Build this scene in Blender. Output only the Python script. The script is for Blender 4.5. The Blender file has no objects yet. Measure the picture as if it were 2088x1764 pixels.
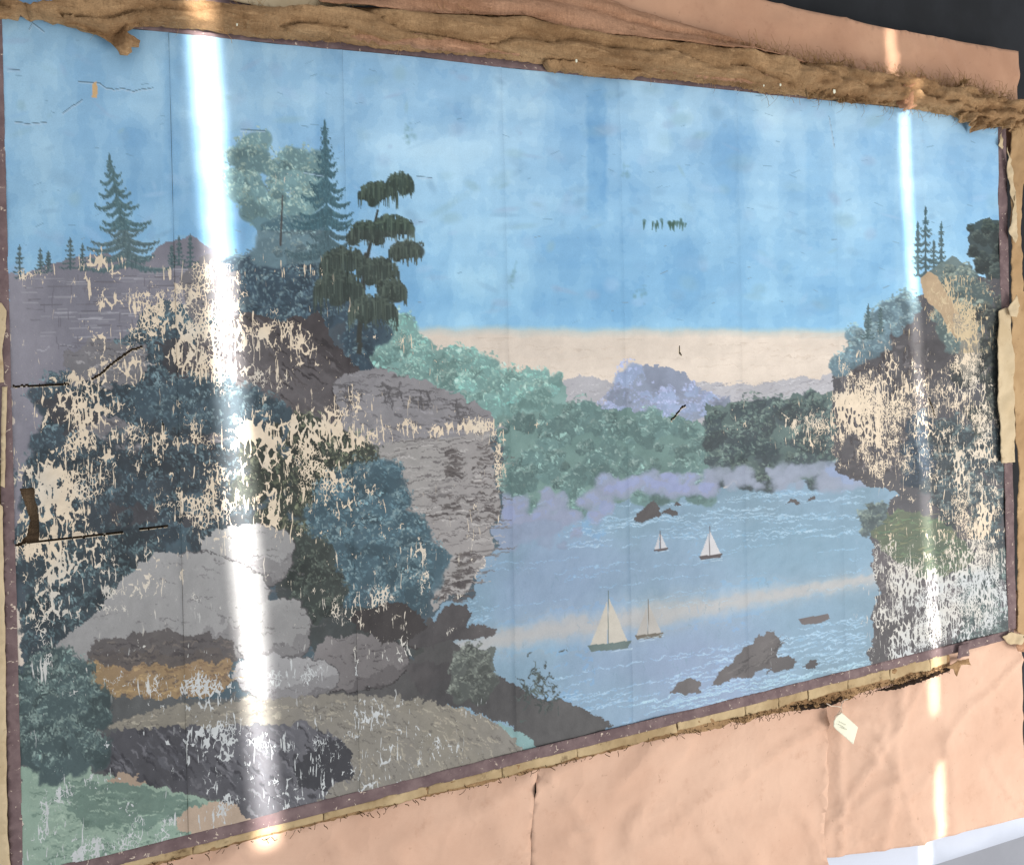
import bpy, bmesh, math, random
import numpy as np
from mathutils import Vector, Matrix, noise
from mathutils.geometry import delaunay_2d_cdt
random.seed(7)
RNG = np.random.default_rng(11)
scene = bpy.context.scene
COL = scene.collection

# ------------------------------------------------------------------ camera
CAM = Vector((0.33775894, -1.93951905, 0.90631813))
ROT = Matrix(((0.92529899, 0.02263032, -0.3785626),
              (-0.37850232, -0.00705575, -0.92557345),
              (-0.02361706, 0.999719, 0.00203695)))
cam_data = bpy.data.cameras.new('camera')
cam = bpy.data.objects.new('camera', cam_data)
COL.objects.link(cam)
cam.matrix_world = Matrix.Translation(CAM) @ ROT.to_4x4()
cam_data.sensor_width = 36.0
cam_data.lens = 36.0 * 2158.0 / 2775.0
cam_data.clip_start = 0.02
cam_data.clip_end = 200
scene.camera = cam

# ------------------------------------------------------------------ light
world = bpy.data.worlds.new('World')
scene.world = world
world.use_nodes = True
bg = world.node_tree.nodes['Background']
bg.inputs[0].default_value = (0.93, 0.96, 1.0, 1)
bg.inputs[1].default_value = 0.74


def area(name, loc, target, sx, sy, power, color, spread=None, roll=0.0):
    d = bpy.data.lights.new(name, 'AREA')
    d.shape = 'RECTANGLE'
    d.size = sx
    d.size_y = sy
    d.energy = power
    d.color = color
    if spread is not None:
        d.spread = spread
    o = bpy.data.objects.new(name, d)
    COL.objects.link(o)
    o.location = loc
    q = (Vector(target) - Vector(loc)).to_track_quat('-Z', 'Y')
    o.rotation_euler = (q.to_matrix().to_4x4() @ Matrix.Rotation(roll, 4, 'Z')).to_euler()
    return o


# broad window light from the lower right, in front of the wall
area('window_light', (4.6, -3.2, -0.9), (1.6, 0, 0.9), 2.2, 1.8, 150, (1.0, 0.96, 0.91))
# narrow sunbeams falling through gaps in a shutter: parallel, leaning 3 degrees
SP = math.radians(1.6)
LEAN = math.radians(-3.1)
BEAM_Y = -2.6
area('sunbeam', (0.439, BEAM_Y, 0.965), (0.439, 0, 0.965), 0.042, 2.05, 1.45, (1.0, 0.97, 0.93), SP, -LEAN)
area('sunbeam', (2.598, BEAM_Y, 1.08), (2.598, 0, 1.08), 0.022, 2.33, 0.62, (1.0, 0.96, 0.90), SP, -LEAN)
area('sunbeam', (2.675, BEAM_Y, -0.50), (2.675, 0, -0.50), 0.022, 0.50, 0.14, (1.0, 0.96, 0.90), SP, -LEAN)

scene.view_settings.view_transform = 'Standard'
scene.view_settings.look = 'None'
scene.view_settings.exposure = 0.0
scene.view_settings.gamma = 1.0
scene.render.engine = 'CYCLES'
scene.cycles.max_bounces = 3
scene.cycles.diffuse_bounces = 2
scene.cycles.glossy_bounces = 1


# ------------------------------------------------------------------ helpers
def lin(c):
    out = []
    for v in c[:3]:
        v = v / 255.0
        out.append(v / 12.92 if v <= 0.04045 else ((v + 0.055) / 1.055) ** 2.4)
    return out


AL = 0.92        # pigment albedo relative to its look in the photograph


def alb(c, k=AL):
    return [min(0.88, v * k) for v in lin(c)] + [1.0]


def at(px, py, y=0.0):
    """point of a plane parallel to the wall, depth y, for a photo position on a 2088 x 1764 scale"""
    d = Vector(((px - 1044.0) / 1044.0 * (2775 / 2 / 2158.0), -(py - 882.0) / 1044.0 * (2775 / 2 / 2158.0), -1.0))
    d = ROT @ d
    k = (y - CAM.y) / d.y
    p = CAM + d * k
    return p.x, p.z


def fx(full):      # full-resolution photo pixels -> 2088 scale
    return full * 2088.0 / 2775.0


def F(pts):
    return [(fx(a), fx(b)) for a, b in pts]


def tag(o, label=None, cat=None, group=None, kind=None):
    if label: o['label'] = label
    if cat: o['category'] = cat
    if group: o['group'] = group
    if kind: o['kind'] = kind
    return o


def empty(name, loc):
    o = bpy.data.objects.new(name, None)
    COL.objects.link(o)
    o.location = loc
    return o


def link_mesh(name, verts, faces, mat, parent=None, smooth=True):
    me = bpy.data.meshes.new(name)
    me.from_pydata(verts, [], faces)
    if smooth:
        me.polygons.foreach_set('use_smooth', [True] * len(me.polygons))
    me.materials.append(mat)
    me.update()
    o = bpy.data.objects.new(name, me)
    COL.objects.link(o)
    if parent is not None:
        o.parent = parent
        o.matrix_parent_inverse = Matrix.Translation(-Vector(parent.location))
    return o


def fb(x, y, z, octv=4):
    return noise.fractal(Vector((x, y, z)), 1.0, 2.0, octv)


def inside(poly, x, z):
    c = False
    j = len(poly) - 1
    for i in range(len(poly)):
        xi, zi = poly[i]
        xj, zj = poly[j]
        if (zi > z) != (zj > z) and x < (xj - xi) * (z - zi) / (zj - zi) + xi:
            c = not c
        j = i
    return c


def densify(poly, step, rag=0.0, fine=60.0, seed=0.0, closed=True):
    out = []
    n = len(poly)
    for i in range(n if closed else n - 1):
        a = Vector(poly[i])
        b = Vector(poly[(i + 1) % n])
        L = (b - a).length
        m = max(1, int(L / step))
        nrm = Vector((-(b - a).y, (b - a).x)) / max(L, 1e-9)
        for k in range(m):
            p = a.lerp(b, k / m)
            if rag:
                w = noise.noise(Vector((p.x * fine, seed, p.y * fine))) + 0.5 * noise.noise(Vector((p.x * fine * 3.1, seed + 5, p.y * fine * 3.1)))
                p = p + nrm * w * rag
            out.append((p.x, p.y))
    return out


def patch(name, poly, y0, mat, parent=None, step=0.01, estep=None, rag=0.0, fine=60.0, relief=None, thick=0.0, seed=0.0):
    """irregular sheet parallel to the wall: poly in wall metres, own relief, rim of real thickness"""
    ring = densify(poly, estep or step, rag, fine, seed)
    xs = [p[0] for p in ring]
    zs = [p[1] for p in ring]
    pts = [Vector(p) for p in ring]
    n = len(pts)
    edges = [(i, (i + 1) % n) for i in range(n)]
    r = random.Random(int(seed * 977) + 5)
    z = min(zs) + step * .5
    row = 0
    while z < max(zs):
        x = min(xs) + (step * .5 if row % 2 else 0)
        while x < max(xs):
            q = (x + r.uniform(-.25, .25) * step, z + r.uniform(-.25, .25) * step)
            if inside(ring, *q):
                pts.append(Vector(q))
            x += step
        z += step * .87
        row += 1
    v2, e2, f2, ov, oe, of = delaunay_2d_cdt(pts, edges, [], 1, 1e-6)
    verts = []
    for p in v2:
        y = y0 + (relief(p.x, p.y) if relief else 0.0)
        verts.append((p.x, y, p.y))
    faces = [list(f) for f in f2]
    if thick:
        cnt = {}
        for f in faces:
            for a, b in zip(f, f[1:] + f[:1]):
                cnt[(a, b)] = 1
        base = {}
        for (a, b) in list(cnt):
            if (b, a) not in cnt:
                for q in (a, b):
                    if q not in base:
                        base[q] = len(verts)
                        verts.append((verts[q][0], verts[q][1] + thick, verts[q][2]))
                faces.append([b, a, base[a], base[b]])
    return link_mesh(name, verts, faces, mat, parent)


def P(pts, y):
    return [at(a, b, y) for a, b in pts]


# ------------------------------------------------------------------ materials
class NT:
    def __init__(self, name):
        self.m = bpy.data.materials.new(name)
        self.m.use_nodes = True
        self.t = self.m.node_tree
        self.b = self.t.nodes['Principled BSDF']

    def n(self, typ, **kw):
        nd = self.t.nodes.new(typ)
        for k, v in kw.items():
            setattr(nd, k, v)
        return nd

    def l(self, a, b):
        self.t.links.new(a, b)

    def val(self, op, a, b=None, c=None, clamp=False):
        nd = self.n('ShaderNodeMath', operation=op, use_clamp=clamp)
        for i, v in enumerate((a, b, c)):
            if v is None: continue
            if isinstance(v, (int, float)): nd.inputs[i].default_value = v
            else: self.l(v, nd.inputs[i])
        return nd.outputs[0]

    def ramp(self, v, a, b, c0=0.0, c1=1.0):
        nd = self.n('ShaderNodeMapRange', interpolation_type='SMOOTHSTEP')
        self.l(v, nd.inputs[0])
        for i, q in enumerate((a, b, c0, c1)):
            if isinstance(q, (int, float)): nd.inputs[i + 1].default_value = q
            else: self.l(q, nd.inputs[i + 1])
        return nd.outputs[0]

    def coords(self, sx=1, sy=1, sz=1):
        if not hasattr(self, 'geo'):
            self.geo = self.n('ShaderNodeNewGeometry').outputs['Position']
        mp = self.n('ShaderNodeMapping')
        mp.inputs['Scale'].default_value = (sx, sy, sz)
        self.l(self.geo, mp.inputs[0])
        return mp.outputs[0]

    def noise(self, vec, scale, detail=4, rough=0.55, dist=0.0, color=False):
        nd = self.n('ShaderNodeTexNoise')
        nd.inputs['Scale'].default_value = scale
        nd.inputs['Detail'].default_value = detail
        nd.inputs['Roughness'].default_value = rough
        nd.inputs['Distortion'].default_value = dist
        self.l(vec, nd.inputs['Vector'])
        return nd.outputs['Color' if color else 'Fac']

    def mix(self, f, a, b, mode='MIX'):
        nd = self.n('ShaderNodeMix', data_type='RGBA', blend_type=mode)
        for idx, v in ((0, f), (6, a), (7, b)):
            if isinstance(v, (int, float)): nd.inputs[idx].default_value = v
            elif isinstance(v, (list, tuple)): nd.inputs[idx].default_value = v
            else: self.l(v, nd.inputs[idx])
        return nd.outputs[2]

    def bump(self, h, strength=0.3, dist=0.002, prev=None):
        nd = self.n('ShaderNodeBump')
        nd.inputs['Strength'].default_value = strength
        nd.inputs['Distance'].default_value = dist
        self.l(h, nd.inputs['Height'])
        if prev is not None: self.l(prev, nd.inputs['Normal'])
        return nd.outputs[0]

    def done(self, color, rough=0.8, spec=0.25, normal=None):
        if isinstance(color, (list, tuple)): self.b.inputs['Base Color'].default_value = color
        else: self.l(color, self.b.inputs['Base Color'])
        if isinstance(rough, (int, float)): self.b.inputs['Roughness'].default_value = rough
        else: self.l(rough, self.b.inputs['Roughness'])
        self.b.inputs['Specular IOR Level'].default_value = spec
        if normal is not None: self.l(normal, self.b.inputs['Normal'])
        return self.m


def mat_mural():
    m = NT('distemper_print')
    at1 = m.n('ShaderNodeAttribute', attribute_name='paint')
    at2 = m.n('ShaderNodeAttribute', attribute_name='flake')
    dmg = at1.outputs['Alpha']
    p = m.coords()
    wob = m.noise(p, 55, 3, .6, color=True)
    sub = m.n('ShaderNodeVectorMath', operation='SUBTRACT')
    m.l(wob, sub.inputs[0]); sub.inputs[1].default_value = (.5, .5, .5)
    scl = m.n('ShaderNodeVectorMath', operation='SCALE')
    m.l(sub.outputs[0], scl.inputs[0]); scl.inputs['Scale'].default_value = 0.012
    add = m.n('ShaderNodeVectorMath', operation='ADD')
    m.l(p, add.inputs[0]); m.l(scl.outputs[0], add.inputs[1])
    mp = m.n('ShaderNodeMapping'); mp.inputs['Scale'].default_value = (1.0, 0.001, 0.5)
    m.l(add.outputs[0], mp.inputs[0])
    vor = m.n('ShaderNodeTexVoronoi', feature='DISTANCE_TO_EDGE')
    vor.inputs['Scale'].default_value = 62
    m.l(mp.outputs[0], vor.inputs['Vector'])
    e = vor.outputs['Distance']
    pf = m.coords(1, .001, 1)
    big = m.noise(pf, 16, 3, .6)
    med = m.noise(m.coords(1, .001, .6), 60, 4, .65)
    t = m.val('MULTIPLY_ADD', m.val('SUBTRACT', big, .5), 1.15, dmg)
    t = m.val('MULTIPLY_ADD', m.val('SUBTRACT', med, .5), 1.1, t)
    gate = m.ramp(dmg, 0.04, 0.16)
    vor2 = m.n('ShaderNodeTexVoronoi', feature='DISTANCE_TO_EDGE')
    vor2.inputs['Scale'].default_value = 170
    m.l(mp.outputs[0], vor2.inputs['Vector'])
    sel = m.ramp(m.noise(pf, 7, 2, .5), .42, .58)
    e2 = m.val('ADD', m.val('MULTIPLY', e, m.val('SUBTRACT', 1.0, sel)), m.val('MULTIPLY', vor2.outputs['Distance'], sel))
    q = m.val('SUBTRACT', t, m.val('MULTIPLY_ADD', e2, 1.7, 0.375))
    f1 = m.val('MULTIPLY', m.ramp(q, -0.02, 0.03), gate)
    # vertical runs
    pv = m.coords(1, .001, .085)
    wv = m.noise(m.coords(1, .001, .5), 26, 2, .5)
    pv2 = m.n('ShaderNodeVectorMath', operation='ADD')
    cmb = m.n('ShaderNodeCombineXYZ'); m.l(m.val('MULTIPLY', wv, .022), cmb.inputs[0])
    m.l(pv, pv2.inputs[0]); m.l(cmb.outputs[0], pv2.inputs[1])
    run = m.noise(pv2.outputs[0], 150, 2, .6)
    run2 = m.noise(pf, 30, 4, .7)
    rq = m.val('ADD', m.val('MULTIPLY_ADD', dmg, .24, run), m.val('MULTIPLY', m.val('SUBTRACT', run2, .5), .42))
    f2 = m.val('MULTIPLY', m.ramp(rq, .715, .75), m.ramp(dmg, .05, .3))
    # pin flakes
    pin = m.noise(m.coords(1, .001, .55), 240, 2, .6)
    f3 = m.val('MULTIPLY', m.ramp(m.val('MULTIPLY_ADD', dmg, .10, pin), .745, .77), m.ramp(dmg, .02, .12))
    msk = m.val('MAXIMUM', m.val('MAXIMUM', f1, f2), f3)
    grain = m.noise(p, 420, 1, .65)
    mott = m.noise(pf, 9, 5, .62)
    g = m.val('MULTIPLY_ADD', m.val('SUBTRACT', grain, .5), .22, m.val('MULTIPLY_ADD', m.val('SUBTRACT', mott, .5), .26, 1.0))
    fvar = m.val('MULTIPLY_ADD', m.val('SUBTRACT', m.noise(pf, 38, 3, .6), .5), .5, 1.0)
    def mul(col, fac):
        nd = m.n('ShaderNodeVectorMath', operation='SCALE')
        m.l(col, nd.inputs[0]); m.l(fac, nd.inputs['Scale'])
        return nd.outputs[0]
    col = m.mix(msk, mul(at1.outputs['Color'], g), mul(at2.outputs['Color'], fvar))
    b1 = m.bump(m.noise(pf, 26, 4, .6), .25, .006)
    return m.done(col, m.val('MULTIPLY_ADD', msk, .22, .58), .32, b1)


def mat_border():
    m = NT('mauve_border_print')
    pf = m.coords(1, .001, 1)
    n1 = m.noise(pf, 22, 5, .6)
    n2 = m.noise(m.coords(1, .001, 1), 70, 3, .65)
    col = m.mix(m.ramp(n1, .35, .7), alb((110, 91, 92)), alb((134, 114, 113)))
    vor = m.n('ShaderNodeTexVoronoi', feature='DISTANCE_TO_EDGE'); vor.inputs['Scale'].default_value = 24
    w = m.n('ShaderNodeVectorMath', operation='ADD')
    m.l(pf, w.inputs[0])
    sc = m.n('ShaderNodeVectorMath', operation='SCALE'); m.l(m.noise(pf, 60, 2, .6, color=True), sc.inputs[0]); sc.inputs['Scale'].default_value = .02
    m.l(sc.outputs[0], w.inputs[1]); m.l(w.outputs[0], vor.inputs['Vector'])
    cr = m.val('MULTIPLY', m.ramp(vor.outputs['Distance'], .03, .012), m.ramp(n2, .56, .62))
    chip = m.ramp(m.val('MULTIPLY_ADD', n2, .6, m.val('MULTIPLY', m.noise(pf, 240, 2, .6), .5)), .715, .74)
    f = m.val('MAXIMUM', cr, chip)
    col = m.mix(f, col, alb((214, 196, 178)))
    return m.done(col, .8, .2, m.bump(m.noise(pf, 90, 5, .6), .3, .003))


def mat_cloth(name, c0, c1, c2, weave=900.0):
    m = NT(name)
    p = m.coords()
    n1 = m.noise(m.coords(.45, 1, 1), 11, 5, .65, .3)
    n2 = m.noise(m.coords(.22, 1, 1.2), 70, 5, .75)
    n3 = m.noise(m.coords(1, 1, .18), 150, 3, .7)
    col = m.mix(m.ramp(n1, .3, .7), alb(c0), alb(c1))
    col = m.mix(m.val('MULTIPLY', m.ramp(n2, .52, .78), .5), col, alb(c2))
    line = m.noise(m.coords(.22, 1, 1.0), 48, 4, .7, .8)
    col = m.mix(m.val('MULTIPLY', m.ramp(line, .58, .72), .45), col, [v * .55 for v in alb(c2)[:3]] + [1])
    col = m.mix(m.val('MULTIPLY', m.ramp(line, .44, .34), .5), col, [min(.8, v * 1.25) for v in alb(c1)[:3]] + [1])
    fib = m.noise(m.coords(.4, 1, 1), 620, 2, .7)
    h = m.val('ADD', m.val('SUBTRACT', m.val('MULTIPLY', n2, 1.0), m.val('MULTIPLY', line, .6)), m.val('MULTIPLY', n3, .5))
    dark = m.mix(m.ramp(m.val('MULTIPLY_ADD', fib, .6, m.val('MULTIPLY', n3, .5)), .3, .8), [.68, .66, .64, 1], [1.2, 1.18, 1.16, 1])
    col = m.mix(.8, col, dark, 'MULTIPLY')
    b = m.bump(h, .8, .008)
    b = m.bump(fib, .4, .002, b)
    return m.done(col, .95, .1, b)


def mat_paper(name, c0, c1, stain, crease=.6, seed=0.0, dirt=0.0):
    m = NT(name)
    pf = m.coords(1, 1, 1)
    n1 = m.noise(pf, 3.0 + seed, 5, .6)
    col = m.mix(m.ramp(n1, .3, .7), alb(c0), alb(c1))
    n2 = m.noise(pf, 14 + seed, 6, .7)
    col = m.mix(m.val('MULTIPLY', m.ramp(n2, .55, .8), .75 + dirt * .8), col, alb(stain))
    spot = m.noise(pf, 62, 3, .6)
    col = m.mix(m.val('MULTIPLY', m.ramp(spot, .66, .74), .35), col, alb([v * .82 for v in stain]))
    fib = m.noise(m.coords(.5, 1, 1), 420, 3, .75)
    col = m.mix(.35, col, m.mix(fib, [.82, .8, .78, 1], [1.14, 1.14, 1.14, 1]), 'MULTIPLY')
    w = m.n('ShaderNodeVectorMath', operation='ADD'); m.l(pf, w.inputs[0])
    sc = m.n('ShaderNodeVectorMath', operation='SCALE'); m.l(m.noise(pf, 3.5, 4, .6, color=True), sc.inputs[0]); sc.inputs['Scale'].default_value = .34
    m.l(sc.outputs[0], w.inputs[1])
    vor = m.n('ShaderNodeTexVoronoi', feature='F1'); vor.inputs['Scale'].default_value = 5.5
    m.l(w.outputs[0], vor.inputs['Vector'])
    rid = m.n('ShaderNodeTexNoise', noise_type='RIDGED_MULTIFRACTAL', normalize=True)
    rid.inputs['Scale'].default_value = 3.2 + seed * .4
    rid.inputs['Detail'].default_value = 3
    m.l(w.outputs[0], rid.inputs['Vector'])
    b = m.bump(rid.outputs['Fac'], crease, .022)
    b = m.bump(vor.outputs['Distance'], crease * .6, .02, b)
    b = m.bump(fib, .1, .001, b)
    return m.done(col, .72, .25, b)


def mat_plain(name, c, rough=.8, spec=.3, var=.25, scale=12):
    m = NT(name)
    p = m.coords()
    n = m.noise(p, scale, 6, .62)
    k0 = [v * (1 - var) for v in alb(c)[:3]] + [1]
    k1 = [v * (1 + var) for v in alb(c)[:3]] + [1]
    col = m.mix(m.ramp(n, .3, .7), k0, k1)
    return m.done(col, rough, spec, m.bump(m.noise(p, scale * 14, 4, .6), .15, .002))


M_MURAL = mat_mural()
M_BORDER = mat_border()
M_BURLAP = mat_cloth('jute_canvas', (140, 108, 76), (184, 150, 112), (98, 72, 48))
M_BURLAP2 = mat_cloth('rosy_jute_canvas', (166, 124, 96), (198, 154, 124), (128, 94, 68))
M_LINEN = mat_cloth('dark_linen', (92, 76, 60), (128, 108, 86), (66, 54, 44), 700)
M_PINK = mat_paper('rosin_paper', (214, 174, 149), (226, 188, 163), (198, 156, 131), .6)
M_PINK2 = mat_paper('rosin_paper_upper', (186, 142, 114), (202, 158, 128), (168, 124, 98), .22, 1.0)
M_KRAFT = mat_paper('kraft_paper', (170, 136, 96), (192, 160, 118), (132, 98, 64), .5, 2.0, .2)
M_CREAM = mat_paper('cream_margin_paper', (196, 174, 138), (214, 194, 160), (160, 132, 96), .4, 3.0, .2)
M_DIRTY = mat_paper('soiled_lining_paper', (168, 142, 104), (202, 178, 138), (96, 74, 50), .8, 4.0, .45)
M_WALL = mat_plain('charcoal_paint', (29, 31, 35), .75, .3, .3, 5)
M_GREY = mat_plain('grey_paint', (140, 142, 150), .6, .3, .06, 4)
M_WHITE = mat_plain('white_board', (204, 210, 224), .5, .3, .03, 6)
M_TAG = mat_plain('ivory_card', (236, 234, 210), .7, .3, .04, 20)
M_STRING = mat_plain('cotton_string', (226, 206, 186), .9, .1, .1, 90)
M_PENCIL = mat_plain('pencil', (188, 188, 170), .8, .2, .1, 90)
M_DARK = mat_plain('dark_gap_shade', (44, 34, 28), .95, .1, .4, 60)  # shade of the gap below the lining, as a dark colour
M_THREAD = mat_plain('jute_thread', (172, 138, 96), .95, .1, .35, 40)
M_TSTAIN = mat_plain('dark_jute_thread', (78, 58, 38), .95, .1, .35, 40)
M_BLUEP = mat_plain('blue_distemper_paper', (128, 166, 200), .8, .2, .12, 22)


# ------------------------------------------------------------------ setting
def slab(name, x0, x1, z0, z1, y0, y1, mat, parent=None):
    v = [(x0, y0, z0), (x1, y0, z0), (x1, y0, z1), (x0, y0, z1), (x0, y1, z0), (x1, y1, z0), (x1, y1, z1), (x0, y1, z1)]
    f = [(0, 1, 2, 3), (5, 4, 7, 6), (1, 5, 6, 2), (4, 0, 3, 7), (3, 2, 6, 7), (4, 5, 1, 0)]
    return link_mesh(name, v, f, mat, parent, smooth=False)


tag(slab('wall', -4, 8, -0.62, 4, .10, .16, M_WALL), 'charcoal painted wall seen at the top right corner', None, None, 'structure')
tag(slab('wall_base', -4, 8, -3, -0.62, .098, .16, M_GREY), 'plain grey lower wall at the bottom right corner', None, None, 'structure')


def lineat(p, q, x, y):
    a = at(p[0], p[1], y); b = at(q[0], q[1], y)
    return a[1] + (b[1] - a[1]) * (x - a[0]) / (b[0] - a[0])


YB = .085
xa, xb = 1.2, 4.2
wb = [(xa, lineat((1902, 1764), (2088, 1704), xa, YB)), (xb, lineat((1902, 1764), (2088, 1704), xb, YB)),
      (xb, lineat((1682, 1764), (2088, 1661), xb, YB) + .25), (xa, lineat((1682, 1764), (2088, 1661), xa, YB) + .25)]
o = patch('white_board', wb, YB, M_WHITE, step=.12, thick=.03)
tag(o, 'white board edge showing below the pink paper at lower right', 'board')

# pink paper sheets pinned to the wall behind the mural
PY = .03
def crumple(a, b, c, seed):
    def f(x, z):
        w = fb(x * 1.3 + seed, 1.9, z * 1.3, 2) * .5
        r = fb(x * 1.4 + seed, 0.3, z * 2.4, 3) * a
        r += fb(x * 1.8 + seed + w, 2.1, z * 9 - x * 2.2 + w * 3, 3) * b * .6
        k_ = 1 - min(1, abs(fb(x * 1.7 - z * 1.2 + seed, 7.7, z * 2.6 + w, 3)) * 1.6)
        k2 = 1 - min(1, abs(fb(x * 3.1 + z * 2.2 + seed, 3.7, z * 2.0 - w, 2)) * 1.8)
        return r - c * 1.1 * k_ ** 6 - c * .8 * k2 ** 10
    return f


GP = 'pink building paper sheets behind the mural'
up = P(F([(1080, -80), (1600, -60), (2058, 0), (2351, 69), (2577, 109), (2752, 144), (2757, 300), (2760, 420), (2400, 400), (1800, 330), (1080, 230)]), PY)
o = patch('pink_paper_sheet', up, PY, M_PINK2, step=.02, relief=crumple(.010, .010, .010, 1.0), thick=.001)
tag(o, 'pink paper sheet above the burlap, meeting the dark wall at its straight top edge', 'paper sheet', GP)

SEAM1 = [(1096, 1380), (1091, 1579), (1079, 1764), (1073, 1850)]
SEAM2 = [(1686, 1380), (1685, 1500), (1684, 1764)]
zb = lambda x: lineat((1682, 1764), (2088, 1661), x, PY)
s1 = P(SEAM1, PY); s2 = P(SEAM2, PY)
lowA = [(-.5, .12), (-.5, -.75), (s1[-1][0], -.75)] + s1[::-1] + [(s1[0][0], .2)]
o = patch('pink_paper_sheet', lowA, PY - .002, M_PINK, step=.022, relief=crumple(.014, .012, .012, 3.0), thick=.001, seed=.2)
tag(o, 'pink paper sheet under the lower left edge of the mural, left of the seam', 'paper sheet', GP)
xe = s2[-1][0]
lowB = s1 + [(s1[-1][0], zb(s1[-1][0])), (xe, zb(xe))] + s2[::-1] + [(s2[0][0], .25), (s1[0][0], .2)]
lowB = [s1[0], s1[1], s1[2], (s1[2][0] - .005, zb(s1[2][0])), (xe, zb(xe)), s2[1], (s2[0][0], .25), (s1[0][0], .2)]
o = patch('pink_paper_sheet', lowB, PY, M_PINK, step=.02, relief=crumple(.014, .012, .014, 6.0), thick=.001, seed=.4)
tag(o, 'pink paper sheet below the mural, left of the hanging tag, right of the vertical seam', 'paper sheet', GP)
xr = at(2083, 1500, PY)[0]
lowC = [(xe - .05, .25), (xe - .05, zb(xe - .05)), (xr - .01, zb(xr)), (xr, .10), (xr, .3)]


def reliefC(x, z):
    k = (x - xe)
    base = .065 - .055 * min(1, max(0, k / .34)) if k > 0 else .065
    for (c0, sl, w, h) in ((.09, -.02, .016, .007), (.30, -.16, .022, .009), (.26, -.9, .02, .008), (.52, .1, .03, .006)):
        d = (k - c0 - sl * (-.15 - z))
        base -= h * math.exp(-(d / w) ** 2)
    return base + crumple(.010, .008, .010, 9.0)(x, z)


o = patch('pink_paper_sheet', lowC, PY, M_PINK, step=.014, relief=lambda x, z: reliefC(x, z) - .02, thick=.001, seed=.6)
tag(o, 'creased pink paper sheet behind the hanging tag, at the lower right end', 'paper sheet', GP)

# ------------------------------------------------------------------ the mural's print, painted on a canvas array
CW, CH = 1120, 740
MW, MH, SK = 2.998817, 1.8, 0.163107          # width, height, rise of the slightly skewed hanging
PL, PR = 26.0, 2050.0
pxs = np.linspace(PL, PR, CW)
k = 2775 / 2 / 2158.0
d0 = (pxs - 1044) / 1044 * k
R_ = np.array(ROT)
dirx = R_[0, 0] * d0 - R_[0, 2]
diry = R_[1, 0] * d0 - R_[1, 2]
tt = -CAM.y / diry
XS = CAM.x + dirx * tt
XS = (XS - XS[0]) / (XS[-1] - XS[0]) * MW      # column positions, metres
VS = np.linspace(1, 0, CH)                     # row 0 is the top
XX, VV = np.meshgrid(XS, VS)
ZZ = VV * MH + XX / MW * SK
# photo-scale position of each canvas cell on the wall plane, used only to lay the design out
qx = XX - CAM.x; qz = ZZ - CAM.z; qy = -CAM.y
cxx = R_[0, 0] * qx + R_[1, 0] * qy + R_[2, 0] * qz
cyy = R_[0, 1] * qx + R_[1, 1] * qy + R_[2, 1] * qz
czz = R_[0, 2] * qx + R_[1, 2] * qy + R_[2, 2] * qz
GX = (1044 + cxx / -czz / k * 1044).astype(np.float32)
GY = (882 - cyy / -czz / k * 1044).astype(np.float32)


def rc(px, py):
    x, z = at(px, py, 0)
    c = float(np.interp(x, XS, np.arange(CW)))
    v = (z - x / MW * SK) / MH
    return c, (1 - v) * (CH - 1)


def KX(px): return CW / (PR - PL)
def KY(px): return CH / (1690 - 650 * min(1, max(0, px / 2060)))


def vn(nx, ny, seed=None):
    g = RNG.random((ny + 3, nx + 3)).astype(np.float32)
    r = np.linspace(0, ny, CH); c = np.linspace(0, nx, CW)
    r0 = r.astype(int); c0 = c.astype(int)
    fr = r - r0; fc = c - c0
    fr = (fr * fr * (3 - 2 * fr))[:, None]; fc = (fc * fc * (3 - 2 * fc))[None]
    a = g[r0][:, c0]; b = g[r0][:, c0 + 1]; cc = g[r0 + 1][:, c0]; d = g[r0 + 1][:, c0 + 1]
    return ((a * (1 - fc) + b * fc) * (1 - fr) + (cc * (1 - fc) + d * fc) * fr - .5).astype(np.float32) * 2


def fbm(nx, ny, o=4):
    s = 0; a = 1
    for i in range(o):
        s = s + vn(int(nx * 2 ** i), int(ny * 2 ** i)) * a
        a *= .55
    return s


CV = np.zeros((CH, CW, 3), np.float32)
DM = np.zeros((CH, CW), np.float32)
N1, N2, N3, N4 = fbm(60, 40, 4), fbm(60, 40, 4), fbm(14, 9, 5), fbm(150, 100, 3)


def pmask(pts, rough=4.0, soft=0.0):
    X = GX + N1 * rough + N4 * rough * .35
    Y = GY + N2 * rough + N4 * rough * .35
    m = np.zeros((CH, CW), bool)
    n = len(pts)
    for i in range(n):
        x0, y0 = pts[i]; x1, y1 = pts[(i + 1) % n]
        if y0 == y1: continue
        cond = (y0 > Y) != (y1 > Y)
        m ^= cond & (X < (x1 - x0) * (Y - y0) / (y1 - y0) + x0)
    return m


def fill(pts, col, rough=4.0, var=.06, alpha=1.0, col2=None):
    m = pmask(pts, rough)
    c = np.array(col, np.float32)
    if col2 is not None:
        w = np.clip(.5 + N3[m] * .8, 0, 1)[:, None]
        c = c * (1 - w) + np.array(col2, np.float32) * w
    else:
        c = np.broadcast_to(c, (int(m.sum()), 3))
    c = c * (1 + (N3[m] * var + N4[m] * var * .4))[:, None]
    CV[m] = CV[m] * (1 - alpha) + c * alpha
    return m


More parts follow.
